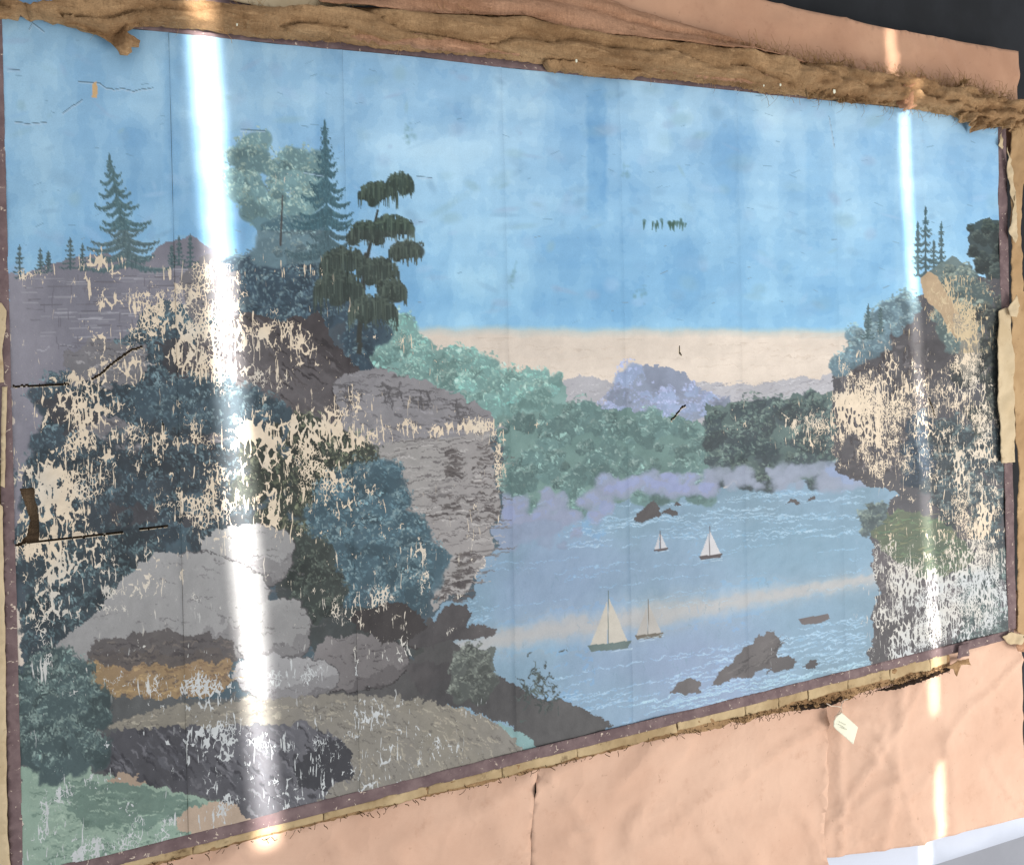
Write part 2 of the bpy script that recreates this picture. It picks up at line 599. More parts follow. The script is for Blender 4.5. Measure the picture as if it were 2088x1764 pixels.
def blob(px, py, rx, ry, col, alpha=1.0, ang=0.0, hard=3.0):
    c, r = rc(px, py)
    a, b = max(.55, rx * KX(px)), max(.55, ry * KY(px))
    R = max(a, b) + 1
    c0, c1, r0, r1 = int(c - R), int(c + R) + 2, int(r - R), int(r + R) + 2
    c0 = max(0, c0); r0 = max(0, r0); c1 = min(CW, c1); r1 = min(CH, r1)
    if c0 >= c1 or r0 >= r1: return
    u = np.arange(c0, c1)[None] - c; v = np.arange(r0, r1)[:, None] - r
    if ang:
        ca, sa = math.cos(ang), math.sin(ang)
        u, v = u * ca + v * sa, -u * sa + v * ca
    d = np.sqrt((u / a) ** 2 + (v / b) ** 2)
    w = (np.clip((1 - d) * hard, 0, 1) * alpha)[..., None]
    CV[r0:r1, c0:c1] = CV[r0:r1, c0:c1] * (1 - w) + np.array(col, np.float32) * w


def stroke(p0, p1, w, col, alpha=1.0, w2=None):
    L = math.hypot(p1[0] - p0[0], p1[1] - p0[1])
    n = max(2, int(L / max(.8, w * .6)))
    for i in range(n + 1):
        t = i / n
        ww = w + ((w2 if w2 is not None else w) - w) * t
        blob(p0[0] + (p1[0] - p0[0]) * t, p0[1] + (p1[1] - p0[1]) * t, ww, ww, col, alpha, 0, 2.0)


def vcol(c, s=.08):
    q = 1 + random.uniform(-s, s)
    return [v * q for v in c]


def pts_in(poly, n):
    xs = [p[0] for p in poly]; ys = [p[1] for p in poly]
    out = []
    while len(out) < n:
        x = random.uniform(min(xs), max(xs)); y = random.uniform(min(ys), max(ys))
        if inside(poly, x, y): out.append((x, y))
    return out


def foliage(poly, n, size, dark, mid, light, order=True):
    if n < 100: fill(poly, [(a + b) / 2 for a, b in zip(dark, mid)], 5, .08, .9)
    q = pts_in(poly, max(8, int(n / 2.6)))
    q.sort(key=lambda p: p[1] + random.uniform(-20, 20))
    for x, y in q:
        s = size * random.choice((.9, 1.2, 1.5, 2.0, 2.5)) * random.uniform(.85, 1.15)
        sx = s * (1 - .25 * x / 2060)
        tone = random.uniform(-.14, .14)
        dk = [v * (1 + tone) for v in dark]; md = [v * (1 + tone) for v in mid]; lt = [v * (1 + tone) for v in light]
        for k_ in range(5):
            blob(x + random.uniform(-.45, .45) * sx, y + random.uniform(-.1, .5) * s, sx * random.uniform(.4, .75), s * random.uniform(.35, .6), vcol(dk, .06), .9, random.uniform(-.5, .5), 4)
        for k_ in range(int(16 + s * .95)):
            a = random.uniform(0, 6.283); r = math.sqrt(random.random()) * .92
            ux_, uy_ = math.cos(a) * r, math.sin(a) * r
            l = -uy_ * .75 - ux_ * .35 + random.uniform(-.45, .45)
            c = lt if l > .42 else md if l > -.25 else dk
            blob(x + ux_ * sx, y + uy_ * s * .8, random.uniform(1.8, 5.2), random.uniform(1.1, 2.8), vcol(c, .13), .85, math.atan2(uy_, ux_) + 1.57 + random.uniform(-.6, .6), 3)


def conifer(x, y0, y1, w, dark, light, lean=0.0, tiers=11):
    H = y1 - y0
    stroke((x, y0), (x + lean, y1), 1.0, dark, .9, 3.0)
    for i in range(tiers):
        t = (i + .6) / tiers
        y = y0 + H * t
        xx = x + lean * t
        ww = w * (t ** .8) * random.uniform(.55, 1.15)
        y += random.uniform(-.02, .02) * H
        for s in (-1, 1):
            wl = ww * random.uniform(.55, 1.15)
            m = max(4, int(wl / 2.2))
            for k_ in range(m + 1):
                q = k_ / m
                bx = xx + s * wl * q
                by = y + H * .075 * math.sin(q * 2.2) - H * .03 * q * q + random.uniform(-1, 1)
                blob(bx, by, 2.6, max(1.4, H * .034 * (1.15 - q)), vcol(dark, .12), .92, 0, 3)
                stroke((bx, by), (bx + s * 1.5, by + H * random.uniform(.018, .045) * (1.1 - q * .6)), 1.0, vcol(dark, .15), .8, .6)
                if random.random() < .5:
                    blob(bx, by - H * .012, 2.2, 1.2, vcol(light, .1), .7, 0, 2)


def weeping(x, y, rx, ry, dark, light):
    for i in range(int(rx * 2.1)):
        a = random.uniform(-rx, rx)
        top = y - ry * math.sqrt(max(0, 1 - (a / rx) ** 2)) * random.uniform(.4, 1)
        L = ry * random.uniform(.5, 1.5) * (1 - .25 * abs(a) / rx)
        stroke((x + a, top), (x + a * 1.03 + 1, top + L), 2.6, vcol(random.choice((dark, dark, light)), .14), .85, 1.0)
    for i in range(int(rx * .8)):
        a = random.uniform(-rx, rx) * .9
        blob(x + a, y - ry * math.sqrt(max(0, 1 - (a / rx) ** 2)) * random.uniform(.5, 1), 4, 2.2, vcol(light), .7)


def strata(poly, n, L, w, cols, slope=-.06, alpha=.7):
    for x, y in pts_in(poly, n):
        l = L * random.uniform(.3, 1)
        stroke((x, y), (x + l, y + slope * l + random.uniform(-1, 1)), w * random.uniform(.6, 1.3), vcol(random.choice(cols)), alpha, w * .5)


def ripples(poly, n, L, col, alpha=.7, w=1.3):
    for x, y in pts_in(poly, max(3, n // 3)):
        sl = -.235 * (y - 905) / 560          # level lines of the wall seen from the side
        xx = x
        for seg in range(random.choice((2, 3, 4, 5))):
            l = L * random.uniform(.25, .8)
            m = max(5, int(l / 1.5)); ph = random.uniform(0, 6); per = random.uniform(.14, .24)
            for i in range(m + 1):
                q = i / m
                px_ = xx + l * q
                if not inside(poly, px_, y): continue
                blob(px_, y + sl * (px_ - x) + 2.4 * abs(math.sin(q * l * per * .5 + ph)), 1.5, w * random.uniform(.6, 1.1), col, alpha * (.35 + .65 * math.sin(3.14 * q)), 0, 2)
            xx += l * random.uniform(.9, 1.3)


def boulder(pts, base, light, dark):
    # smooth the outline
    for _ in range(1):
        q = []
        for a, b in zip(pts, pts[1:] + pts[:1]):
            q += [(a[0] * .75 + b[0] * .25, a[1] * .75 + b[1] * .25), (a[0] * .25 + b[0] * .75, a[1] * .25 + b[1] * .75)]
        pts = q
    m = fill(pts, base, 1.6, .05)
    xs = [p[0] for p in pts]; ys = [p[1] for p in pts]
    x0, x1, y0, y1 = min(xs), max(xs), min(ys), max(ys)
    u = (GX - (x0 + x1) / 2) / (x1 - x0) * 2; v = (GY - (y0 + y1) / 2) / (y1 - y0) * 2
    lo = np.clip(u * .5 + v * .75 - .25 + N3 * .18 + N1 * .10, 0, 1)
    lo = np.round(lo * 2.6) / 2.6 * 1.15
    hi = np.clip(-u * .35 - v * .6 - .12 + N3 * .2 + N1 * .1, 0, 1)
    for w, c in ((lo * .9, dark), (hi * 1.1, light)):
        ww = (np.clip(w, 0, .85) * m)[..., None]
        CV[:] = CV * (1 - ww) + np.array(c, np.float32) * ww
    n = len(pts)
    for k_ in range(n):
        a, b = pts[k_], pts[(k_ + 1) % n]
        if (b[1] - a[1]) > 0 or b[0] < a[0]:
            stroke(a, b, 1.7, vcol([v * .75 for v in dark], .1), .75)
    for i in range(int((x1 - x0) * .10)):
        x, y = pts_in(pts, 1)[0]
        L = random.uniform(8, 40)
        stroke((x, y), (x + L, y + L * random.uniform(-.25, .35)), 1.8, vcol(dark), .55, .5)
    for i in range(int((x1 - x0) * .35)):
        x, y = pts_in(pts, 1)[0]
        blob(x, y, random.uniform(1, 4), random.uniform(.8, 2.4), vcol(random.choice((dark, light))), .35, random.uniform(-1, 1))


# ---- sky
tsk = np.clip(GY / 640, 0, 1)[..., None]
top = np.array((154, 194, 222), np.float32); mid = np.array((164, 206, 236), np.float32); low = np.array((148, 198, 231), np.float32)
left = np.array((142, 184, 212), np.float32)
CV[:] = np.where(tsk < .45, top + (mid - top) * tsk / .45, mid + (low - mid) * (tsk - .45) / .55)
wl = np.clip(1 - GX / 900, 0, 1)[..., None] * .55
CV[:] = CV * (1 - wl) + left * wl
S1, S2, S3 = fbm(7, 5, 5), fbm(4, 26, 4), fbm(26, 3, 4)
S4 = fbm(22, 15, 4)
pat = S1 * .015 + S2 * .035 + S3 * .022 + S4 * .02
edge = np.clip(np.round((S1 * .5 + S3 * .7 + N4 * .14 + S4 * .6) * 1.9) / 1.9, -1.2, 1.2)
CV *= (1 + (pat + edge * .065)[..., None] * np.array((1.25, .8, .45), np.float32))
for (x0, x1, y0, y1, a) in ((1192, 1240, 160, 480, .13), (640, 668, 120, 330, .07), (1420, 1500, 440, 480, .10), (1640, 1700, 230, 520, .07),
                            (330, 372, 80, 420, .09), (860, 1030, 420, 470, .07), (1040, 1800, 425, 452, .06), (840, 1180, 590, 655, .08),
                            (1190, 1260, 540, 650, .05), (1770, 1830, 240, 600, .06), (1500, 1560, 200, 330, .05), (980, 1015, 150, 260, .04)):
    w = np.clip((GX - x0) / 8 + N4 * .3, 0, 1) * np.clip((x1 - GX) / 8 + N4 * .3, 0, 1) * np.clip((GY - y0) / 40 + N1 * .4, 0, 1) * np.clip((y1 - GY) / 60 + N1 * .4, 0, 1) * (.55 + .3 * N3)
    CV *= 1 - (w * a)[..., None] * np.array((1.9, 1.1, .55), np.float32)
for i in range(420):                       # touched-in dabs
    x = random.uniform(20, 2030); y = random.uniform(70, 640)
    blob(x, y, random.uniform(5, 40), random.uniform(4, 22), random.choice(((172, 206, 236), (134, 172, 200), (156, 180, 208), (150, 192, 226), (150, 186, 196))), random.uniform(.12, .45), random.uniform(-.6, .6), 1.6)
for i in range(140):
    x = random.uniform(20, 2030); y = random.uniform(80, 660)
    a = random.uniform(-.5, .5)
    L = random.uniform(3, 18)
    stroke((x, y), (x + L, y + L * a), random.uniform(.6, 1.5), (112, 146, 168), random.uniform(.15, .5))
# cream horizon band
hz = 664 + N1 * 3 + (GX - 1300) * .004
w = np.clip((GY - hz) / 26, 0, 1)[..., None]
cream = np.array((233, 214, 194), np.float32) * (1 + (S2 * .03 + N4 * .015)[..., None])
grn = np.array((170, 200, 205), np.float32)
CV[:] = CV * (1 - np.clip(w * 2, 0, 1)) + grn * np.clip(w * 2, 0, 1) * (1 - w) + cream * np.clip(w * 2, 0, 1) * w + 0
strata([(900, 690), (1720, 680), (1720, 770), (900, 770)], 60, 120, 1.0, [(216, 194, 172), (226, 204, 182)], -.01, .4)

# ---- distant hills and water
fill([(900, 786), (1000, 780), (1120, 776), (1180, 770), (1260, 776), (1400, 778), (1500, 786), (1600, 776), (1720, 760), (1720, 860), (900, 880)], (186, 184, 190), 4, .04)
strata([(1150, 785), (1700, 775), (1700, 830), (1150, 830)], 330, 22, 1.3, [(206, 204, 208), (160, 158, 168), (172, 168, 172)], -.25, .6)
hill = [(1225, 840), (1245, 790), (1285, 752), (1340, 742), (1395, 764), (1440, 800), (1490, 822), (1500, 850), (1225, 860)]
fill(hill, (146, 160, 182), 7, .05, 1, (160, 164, 198))
foliage(hill, 70, 17, (138, 152, 178), (150, 160, 190), (164, 172, 202))
wat = [(840, 1330), (860, 1240), (960, 1200), (1030, 1060), (1200, 1020), (1500, 985), (1760, 975), (1830, 990), (1900, 1060), (1800, 1400), (1250, 1500), (1050, 1560), (900, 1480)]
fill(wat, (120, 158, 182), 3, .05, 1, (126, 162, 190))
for (cx_, cy_, rx, ry, c, a) in ((1400, 1380, 190, 110, (136, 154, 194), .6), (1120, 1180, 120, 90, (130, 152, 190), .5), (1300, 1170, 160, 60, (128, 158, 192), .5),
                                 (1650, 1110, 160, 70, (116, 160, 186), .6), (1250, 1430, 120, 50, (132, 168, 196), .6), (1700, 1280, 120, 70, (116, 156, 184), .6)):
    w = (np.clip(1.35 - np.sqrt(((GX - cx_) / rx) ** 2 + ((GY - cy_) / ry) ** 2) + N3 * .25, 0, 1) * a * pmask(wat, 2))[..., None]
    CV[:] = CV * (1 - w) + np.array(c, np.float32) * w
bandy = 1335 - (GX - 840) * .165
w = np.exp(-((GY - bandy - N2 * 5) / (24 + 8 * np.sin(GX / 160))) ** 2) * pmask(wat, 3) * .85
CV[:] = CV * (1 - w[..., None]) + np.array((188, 184, 180), np.float32) * w[..., None]
ripples([(1180, 1030), (1760, 985), (1760, 1090), (1100, 1120)], 300, 46, (182, 208, 226), .6)
ripples([(1000, 1140), (1760, 1080), (1760, 1220), (900, 1270)], 90, 60, (166, 198, 220), .5, 1.0)
ripples([(1050, 1400), (1760, 1250), (1770, 1390), (1260, 1480), (1100, 1470)], 240, 70, (178, 206, 226), .65, 1.6)
ripples([(1250, 1440), (1780, 1340), (1760, 1390), (1290, 1490)], 110, 60, (180, 212, 224), .7, 1.6)
ripples([(880, 1240), (980, 1200), (1000, 1290), (880, 1300)], 40, 46, (176, 202, 220), .6)
for i in range(500):
    x, y = pts_in(wat, 1)[0]
    stroke((x, y), (x, y + random.uniform(5, 24)), 1.0, random.choice(((110, 148, 172), (138, 168, 196))), .25)

fill([(560, 1300), (860, 1240), (1000, 1380), (1100, 1420), (860, 1440), (560, 1440)], (84, 82, 82), 4, .1)
fill([(40, 1400), (300, 1400), (560, 1400), (560, 1700), (40, 1700)], (96, 98, 98), 4, .1)
# ---- wooded far banks
bank = [(1005, 838), (1080, 818), (1150, 822), (1230, 832), (1290, 836), (1380, 850), (1460, 870), (1460, 1000), (1300, 1010), (1180, 1030), (1090, 1060), (1020, 1090)]
fill(bank, (104, 144, 138), 6, .08, 1, (116, 154, 146))
foliage(bank, 330, 15, (90, 126, 124), (110, 148, 142), (146, 178, 170))
bank2 = [(1445, 830), (1520, 818), (1600, 808), (1700, 796), (1720, 900), (1705, 985), (1560, 985), (1450, 975)]
fill(bank2, (78, 100, 100), 6, .1, 1, (92, 116, 112))
foliage(bank2, 260, 14, (62, 78, 84), (84, 108, 104), (118, 142, 132))
far = [(745, 668), (800, 652), (850, 676), (885, 714), (930, 702), (975, 716), (1000, 768), (1060, 756), (1110, 748), (1150, 786), (1158, 828), (1080, 838), (1000, 832), (900, 800), (760, 770)]
fill(far, (130, 176, 168), 6, .06)
foliage(far, 260, 17, (112, 158, 152), (136, 182, 172), (170, 204, 192))
# low mist along the far banks
for (x0, x1, yb, yt, n, c) in ((1010, 1240, 1075, 1000, 60, (150, 160, 192)), (1060, 1180, 1090, 1040, 40, (146, 158, 190)), (1220, 1460, 1000, 968, 60, (152, 162, 198)),
                               (1450, 1730, 990, 955, 70, (148, 160, 184)), (1700, 1765, 985, 940, 26, (148, 164, 194)), (1000, 1150, 1120, 1070, 40, (136, 156, 188))):
    for i in range(n // 2):
        x = random.uniform(x0, x1); y = random.uniform(yt, yb); r_ = random.uniform(12, 30)
        blob(x, y, r_, r_ * .8, vcol([v * .97 for v in c], .03), .7, 0, 2.6)
        blob(x - r_ * .12, y - r_ * .12, r_ * .8, r_ * .6, vcol([v * 1.04 for v in c], .03), .45, 0, 1.6)
# ---- left bluff
cl = [(15, 566), (60, 548), (140, 528), (220, 520), (300, 530), (340, 490), (400, 486), (450, 520), (500, 560), (510, 700), (420, 760), (300, 800), (160, 1120), (30, 1120)]
fill(cl, (128, 126, 140), 5, .05, 1, (140, 136, 148))
strata([(40, 570), (450, 540), (430, 690), (60, 730)], 150, 60, 1.4, [(168, 166, 176), (110, 106, 116), (150, 148, 158)], -.02, .7)
for i in range(60):
    x = random.uniform(70, 420); y = random.uniform(560, 740)
    stroke((x, y), (x, y + random.uniform(6, 22)), 1.3, (112, 108, 120), .6)
body = [(90, 760), (170, 740), (280, 660), (330, 600), (420, 640), (470, 560), (560, 510), (660, 520), (740, 640), (760, 760), (880, 830), (1010, 850), (1020, 1080), (960, 1200),
        (870, 1250), (840, 1340), (600, 1420), (40, 1420), (30, 1080), (80, 960)]
fill(body, (78, 92, 104), 8, .12, 1, (70, 96, 108))
DK, MD, LT = (56, 70, 80), (76, 102, 114), (112, 142, 150)
foliage([(90, 770), (300, 660), (420, 640), (520, 700), (500, 1060), (120, 1120), (60, 1000)], 420, 22, DK, MD, LT)
foliage([(480, 540), (600, 505), (700, 560), (760, 660), (720, 760), (560, 680), (480, 640)], 210, 22, (54, 76, 92), (80, 110, 126), (112, 142, 150))
for (x, y, rx, ry) in ((180, 880, 50, 40), (300, 930, 60, 40), (150, 1020, 40, 60), (420, 880, 50, 30), (360, 720, 40, 50), (250, 1050, 70, 30), (420, 1060, 60, 30), (120, 830, 40, 30)):
    fill([(x + rx * math.cos(a) * random.uniform(.6, 1.2), y + ry * math.sin(a) * random.uniform(.6, 1.2)) for a in [k_ * .7 for k_ in range(9)]], (70, 66, 70), 12, .14, .8)
for pts in ([(130, 720), (200, 690), (290, 700), (300, 760), (220, 790), (140, 780)], [(360, 560), (430, 520), (480, 560), (480, 640), (400, 660)], [(150, 870), (230, 850), (300, 880), (280, 930), (180, 940)],
            [(420, 850), (520, 830), (560, 870), (520, 900), (430, 900)], [(60, 1120), (130, 1100), (180, 1150), (150, 1210), (70, 1220)], [(230, 1180), (300, 1160), (330, 1200), (270, 1230)], [(600, 850), (700, 840), (740, 900), (680, 960), (620, 930)]):
    fill(pts, (136, 132, 136), 9, .10, .95, (112, 108, 112))
    strata(pts, 34, 34, 2.0, [(92, 88, 94), (164, 160, 162)], .05, .7)
# brown rock face
rk = [(380, 700), (480, 640), (560, 650), (650, 640), (680, 700), (770, 780), (760, 860), (640, 870), (520, 840), (400, 830), (340, 780)]
fill(rk, (74, 66, 68), 9, .14, 1, (92, 86, 88))
strata(rk, 150, 36, 3.0, [(56, 50, 52), (104, 98, 100), (84, 76, 76)], .7, .6)
rk2 = [(680, 770), (760, 742), (830, 770), (900, 790), (1000, 840), (1010, 880), (860, 900), (740, 920), (690, 860)]
fill(rk2, (154, 150, 154), 5, .08, 1, (130, 126, 130))
strata(rk2, 110, 34, 2.4, [(96, 92, 96), (158, 154, 160), (108, 104, 108)], .12, .65)
for (x, y, h) in ((705, 790, 60), (850, 800, 44), (930, 820, 40), (790, 790, 50)):
    for k_ in range(9):
        a_ = x + random.uniform(-10, 26); b_ = y + random.uniform(-6, h * .7)
        stroke((a_, b_), (a_ + random.uniform(-4, 8), b_ + random.uniform(10, 34)), random.uniform(1.5, 4), vcol((88, 84, 88)), .75, 1)
        stroke((a_ - 20, b_), (a_ + random.uniform(10, 30), b_ + 2), 1.8, vcol((92, 88, 90)), .7, .8)
cliff = [(740, 930), (780, 900), (1000, 880), (1015, 1040), (1000, 1120), (960, 1190), (880, 1240), (870, 1100), (800, 1050)]
fill(cliff, (170, 165, 161), 4, .06, 1, (152, 146, 144))
strata(cliff, 240, 56, 1.5, [(104, 98, 98), (120, 114, 114), (186, 180, 176)], -.10, .75)
for (a, b, c, d) in ((905, 910, 930, 975), (960, 900, 1010, 1060), (860, 1010, 1000, 1065), (925, 1120, 960, 1190), (880, 1180, 960, 1225)):
    strata([(a, b), (c, b), (c, d), (a, d)], 46, 22, 2.8, [(92, 84, 82), (104, 96, 94), (80, 72, 72)], -.08, .75)
foliage([(120, 900), (360, 840), (520, 860), (500, 1080), (340, 1130), (60, 1120), (60, 1000)], 200, 20, (56, 66, 74), (74, 96, 106), (106, 134, 142))
foliage([(500, 850), (640, 850), (740, 900), (740, 1080), (640, 1120), (560, 1090), (500, 1000)], 190, 22, (54, 60, 52), (82, 92, 74), (132, 138, 104))
foliage([(660, 1010), (740, 960), (780, 940), (830, 970), (850, 1040), (880, 1120), (880, 1200), (800, 1240), (700, 1230), (640, 1110)], 260, 24, (62, 92, 106), (88, 126, 140), (128, 160, 166))
foliage([(300, 780), (440, 760), (560, 800), (580, 850), (460, 870), (320, 860)], 110, 20, (60, 80, 92), (84, 112, 124), (118, 146, 152))
foliage([(50, 1090), (340, 1100), (300, 1200), (160, 1290), (50, 1330)], 170, 22, (54, 66, 74), (72, 96, 104), (108, 138, 142))
fill([(560, 1080), (650, 1090), (700, 1230), (850, 1240), (860, 1330), (640, 1330), (560, 1200)], (70, 72, 68), 9, .12, .8, (60, 70, 72))
foliage([(590, 1090), (680, 1110), (700, 1220), (640, 1280), (590, 1200)], 60, 18, (54, 62, 58), (74, 86, 78), (98, 110, 96))
# boulders
G0, G1, G2 = (158, 156, 155), (186, 184, 182), (104, 100, 102)
boulder([(395, 1110), (450, 1075), (540, 1064), (590, 1080), (602, 1120), (580, 1180), (540, 1200), (430, 1160)], G0, G1, G2)
boulder([(90, 1330), (180, 1260), (240, 1200), (280, 1140), (350, 1120), (440, 1130), (520, 1160), (556, 1220), (540, 1300), (480, 1350), (300, 1370), (150, 1380)], G0, (176, 174, 173), (116, 112, 114))
boulder([(490, 1240), (560, 1218), (620, 1225), (640, 1290), (620, 1340), (540, 1350), (480, 1340)], (152, 150, 149), G1, G2)
boulder([(640, 1310), (700, 1290), (760, 1290), (820, 1310), (838, 1350), (800, 1400), (700, 1410), (640, 1400)], (120, 114, 114), (142, 136, 136), (74, 68, 70))
boulder([(470, 1400), (490, 1340), (560, 1330), (640, 1340), (690, 1360), (690, 1410), (560, 1430)], (156, 154, 155), (178, 176, 177), (108, 104, 106))
fill([(700, 1250), (780, 1220), (850, 1240), (870, 1270), (850, 1320), (760, 1300)], (66, 60, 60), 7, .1)
# dark shore rocks
for pts in ([(820, 1312), (880, 1268), (920, 1232), (945, 1228), (958, 1248), (940, 1270), (985, 1270), (1006, 1282), (1000, 1298), (930, 1302), (880, 1316)],
            [(820, 1360), (870, 1345), (930, 1350), (940, 1400), (860, 1420)],
            [(1288, 1064), (1310, 1032), (1330, 1022), (1348, 1036), (1352, 1052)], [(1352, 1048), (1362, 1036), (1378, 1042), (1376, 1050)], [(1370, 1030), (1378, 1020), (1392, 1030)],
            [(1444, 1396), (1500, 1340), (1550, 1296), (1582, 1290), (1594, 1308), (1580, 1352), (1520, 1382)],
            [(1368, 1418), (1384, 1392), (1404, 1380), (1428, 1396), (1426, 1412)], [(1560, 1370), (1580, 1342), (1606, 1336), (1624, 1350), (1618, 1362)], [(1636, 1362), (1654, 1350), (1668, 1352), (1662, 1362)],
            [(1600, 1026), (1622, 1016), (1630, 1024)], [(1636, 1020), (1652, 1008), (1662, 1016)]):
    fill(pts, (76, 72, 74), 3, .1, 1, (94, 88, 88))
strata([(1460, 1390), (1560, 1310), (1590, 1310), (1570, 1350)], 30, 30, 2.2, [(62, 58, 60), (112, 106, 104)], -.7, .5)
# lane, wall, ochre bank, meadow
lane = [(210, 1480), (330, 1440), (500, 1424), (700, 1414), (860, 1424), (980, 1456), (1060, 1500), (1112, 1535), (1000, 1565), (850, 1600), (740, 1628), (640, 1650), (480, 1560)]
fill(lane, (148, 140, 124), 4, .08, 1, (132, 126, 116))
for i in range(560):
    x, y = pts_in(lane, 1)[0]
    a = -.15 + 1.1 * max(0, (x - 550) / 550) if y < 1520 else 1.1
    L = random.uniform(6, 26)
    stroke((x, y), (x + L * math.cos(a), y + L * math.sin(a)), random.uniform(1, 2.6), random.choice(((176, 164, 142), (104, 98, 90), (122, 116, 106), (182, 172, 150))), .7, .7)
fill([(1010, 1470), (1060, 1490), (1110, 1530), (1080, 1540), (1050, 1510)], (122, 164, 164), 4, .06)
ochre = [(165, 1350), (230, 1320), (330, 1330), (430, 1325), (480, 1350), (470, 1400), (400, 1415), (280, 1425), (190, 1420)]
fill(ochre, (172, 138, 92), 7, .1, 1, (150, 120, 86))
strata(ochre, 120, 26, 2.6, [(196, 160, 104), (128, 98, 70), (112, 92, 78)], -.08, .55)
fill([(168, 1356), (200, 1306), (280, 1288), (400, 1284), (470, 1300), (484, 1346), (330, 1352)], (104, 96, 94), 7, .12, .9, (86, 80, 80))
strata([(190, 1310), (460, 1296), (470, 1340), (190, 1350)], 90, 22, 2.6, [(72, 66, 68), (128, 116, 106), (92, 84, 84)], -.08, .6)
stone = [(205, 1500), (300, 1480), (480, 1480), (620, 1470), (690, 1500), (720, 1570), (640, 1640), (540, 1690), (490, 1650), (420, 1615), (330, 1600), (210, 1570)]
fill(stone, (84, 83, 90), 5, .1, 1, (98, 97, 104))
strata(stone, 240, 26, 3.6, [(58, 57, 64), (116, 115, 122), (92, 92, 100)], 1.0, .7)
fill([(600, 1560), (660, 1500), (712, 1520), (716, 1580), (660, 1610), (610, 1610)], (58, 58, 64), 8, .1)
mead = [(40, 1560), (100, 1556), (220, 1576), (340, 1602), (440, 1630), (520, 1668), (420, 1700), (200, 1764), (40, 1800)]
fill(mead, (150, 178, 156), 5, .06, 1, (136, 166, 146))
fill([(170, 1590), (300, 1600), (430, 1640), (420, 1670), (300, 1690), (170, 1680), (110, 1620)], (106, 136, 122), 12, .08, .9)
strata([(60, 1570), (420, 1640), (400, 1690), (60, 1780)], 280, 34, 2.4, [(92, 122, 108), (122, 152, 134), (166, 192, 168)], .02, .5)
fill([(350, 1668), (420, 1630), (480, 1640), (516, 1668), (430, 1694), (370, 1700)], (192, 164, 138), 4, .05)
fill([(210, 1584), (260, 1576), (300, 1590), (260, 1600)], (184, 156, 130), 4, .05)
foliage([(45, 1360), (110, 1330), (170, 1350), (200, 1400), (220, 1470), (210, 1540), (120, 1560), (45, 1556)], 260, 19, (66, 86, 88), (90, 114, 112), (130, 154, 146))
# near bank on the right of the lane
fill([(860, 1430), (920, 1380), (1000, 1370), (1080, 1420), (1180, 1436), (1252, 1476), (1200, 1500), (1112, 1530), (1040, 1480), (960, 1446)], (72, 70, 72), 4, .08, 1, (82, 80, 80))
foliage([(920, 1350), (960, 1320), (1010, 1322), (1008, 1400), (960, 1430), (920, 1410)], 70, 12, (76, 82, 78), (98, 106, 98), (132, 140, 128))
for i in range(80):
    x = random.gauss(1098, 24); y = random.gauss(1412, 26); a = random.uniform(-2.8, -.3)
    stroke((x, y), (x + 15 * math.cos(a), y + 15 * math.sin(a)), 2.6, vcol(random.choice(((70, 82, 80), (84, 100, 94), (58, 68, 66)))), .85, 1)

# ---- trees on the left
conifer(222, 312, 540, 86, (84, 112, 118), (124, 150, 150), 40, 17)
for (x, y0, y1, w) in ((40, 500, 566, 15), (82, 506, 556, 13), (98, 512, 552, 11), (143, 484, 548, 18), (168, 496, 550, 13), (365, 482, 540, 14), (388, 478, 545, 17), (350, 500, 540, 12)):
    conifer(x, y0, y1, w, (74, 100, 106), (104, 130, 132), 0, 7)
stroke((570, 520), (578, 420), 4, (84, 82, 80), 1, 2.5)
stroke((576, 440), (540, 380), 2.5, (84, 82, 80), 1, 1.2)
stroke((576, 430), (620, 372), 2.5, (84, 82, 80), 1, 1.2)
foliage([(470, 330), (510, 285), (560, 280), (600, 310), (640, 330), (650, 400), (610, 440), (540, 450), (500, 420), (470, 380)], 150, 17, (112, 142, 146), (134, 164, 162), (166, 188, 178))
foliage([(510, 450), (560, 440), (640, 460), (680, 500), (640, 540), (540, 520)], 70, 18, (92, 124, 136), (114, 144, 152), (142, 168, 168))
stroke((572, 500), (576, 400), 3, (78, 76, 76), .8, 2)
conifer(662, 250, 520, 78, (72, 104, 114), (108, 140, 144), 6, 18)
stroke((730, 720), (745, 520), 7, (58, 62, 58), 1, 5)
stroke((745, 540), (770, 430), 5, (58, 62, 58), 1, 3)
for (x, y, rx, ry) in ((770, 400, 40, 30), (815, 380, 28, 30), (745, 480, 34, 30), (800, 470, 44, 32), (825, 520, 34, 28), (700, 545, 48, 44), (770, 560, 44, 36), (800, 600, 28, 32), (690, 600, 52, 50), (760, 640, 50, 40)):
    foliage([(x - rx * .8, y), (x - rx * .5, y - ry * .8), (x + rx * .5, y - ry * .8), (x + rx * .8, y), (x + rx * .5, y + ry * .3), (x - rx * .5, y + ry * .3)], int(rx * .5), 9, (54, 66, 60), (66, 80, 72), (92, 106, 92))
    weeping(x, y, rx, ry, (58, 72, 66), (82, 98, 86))

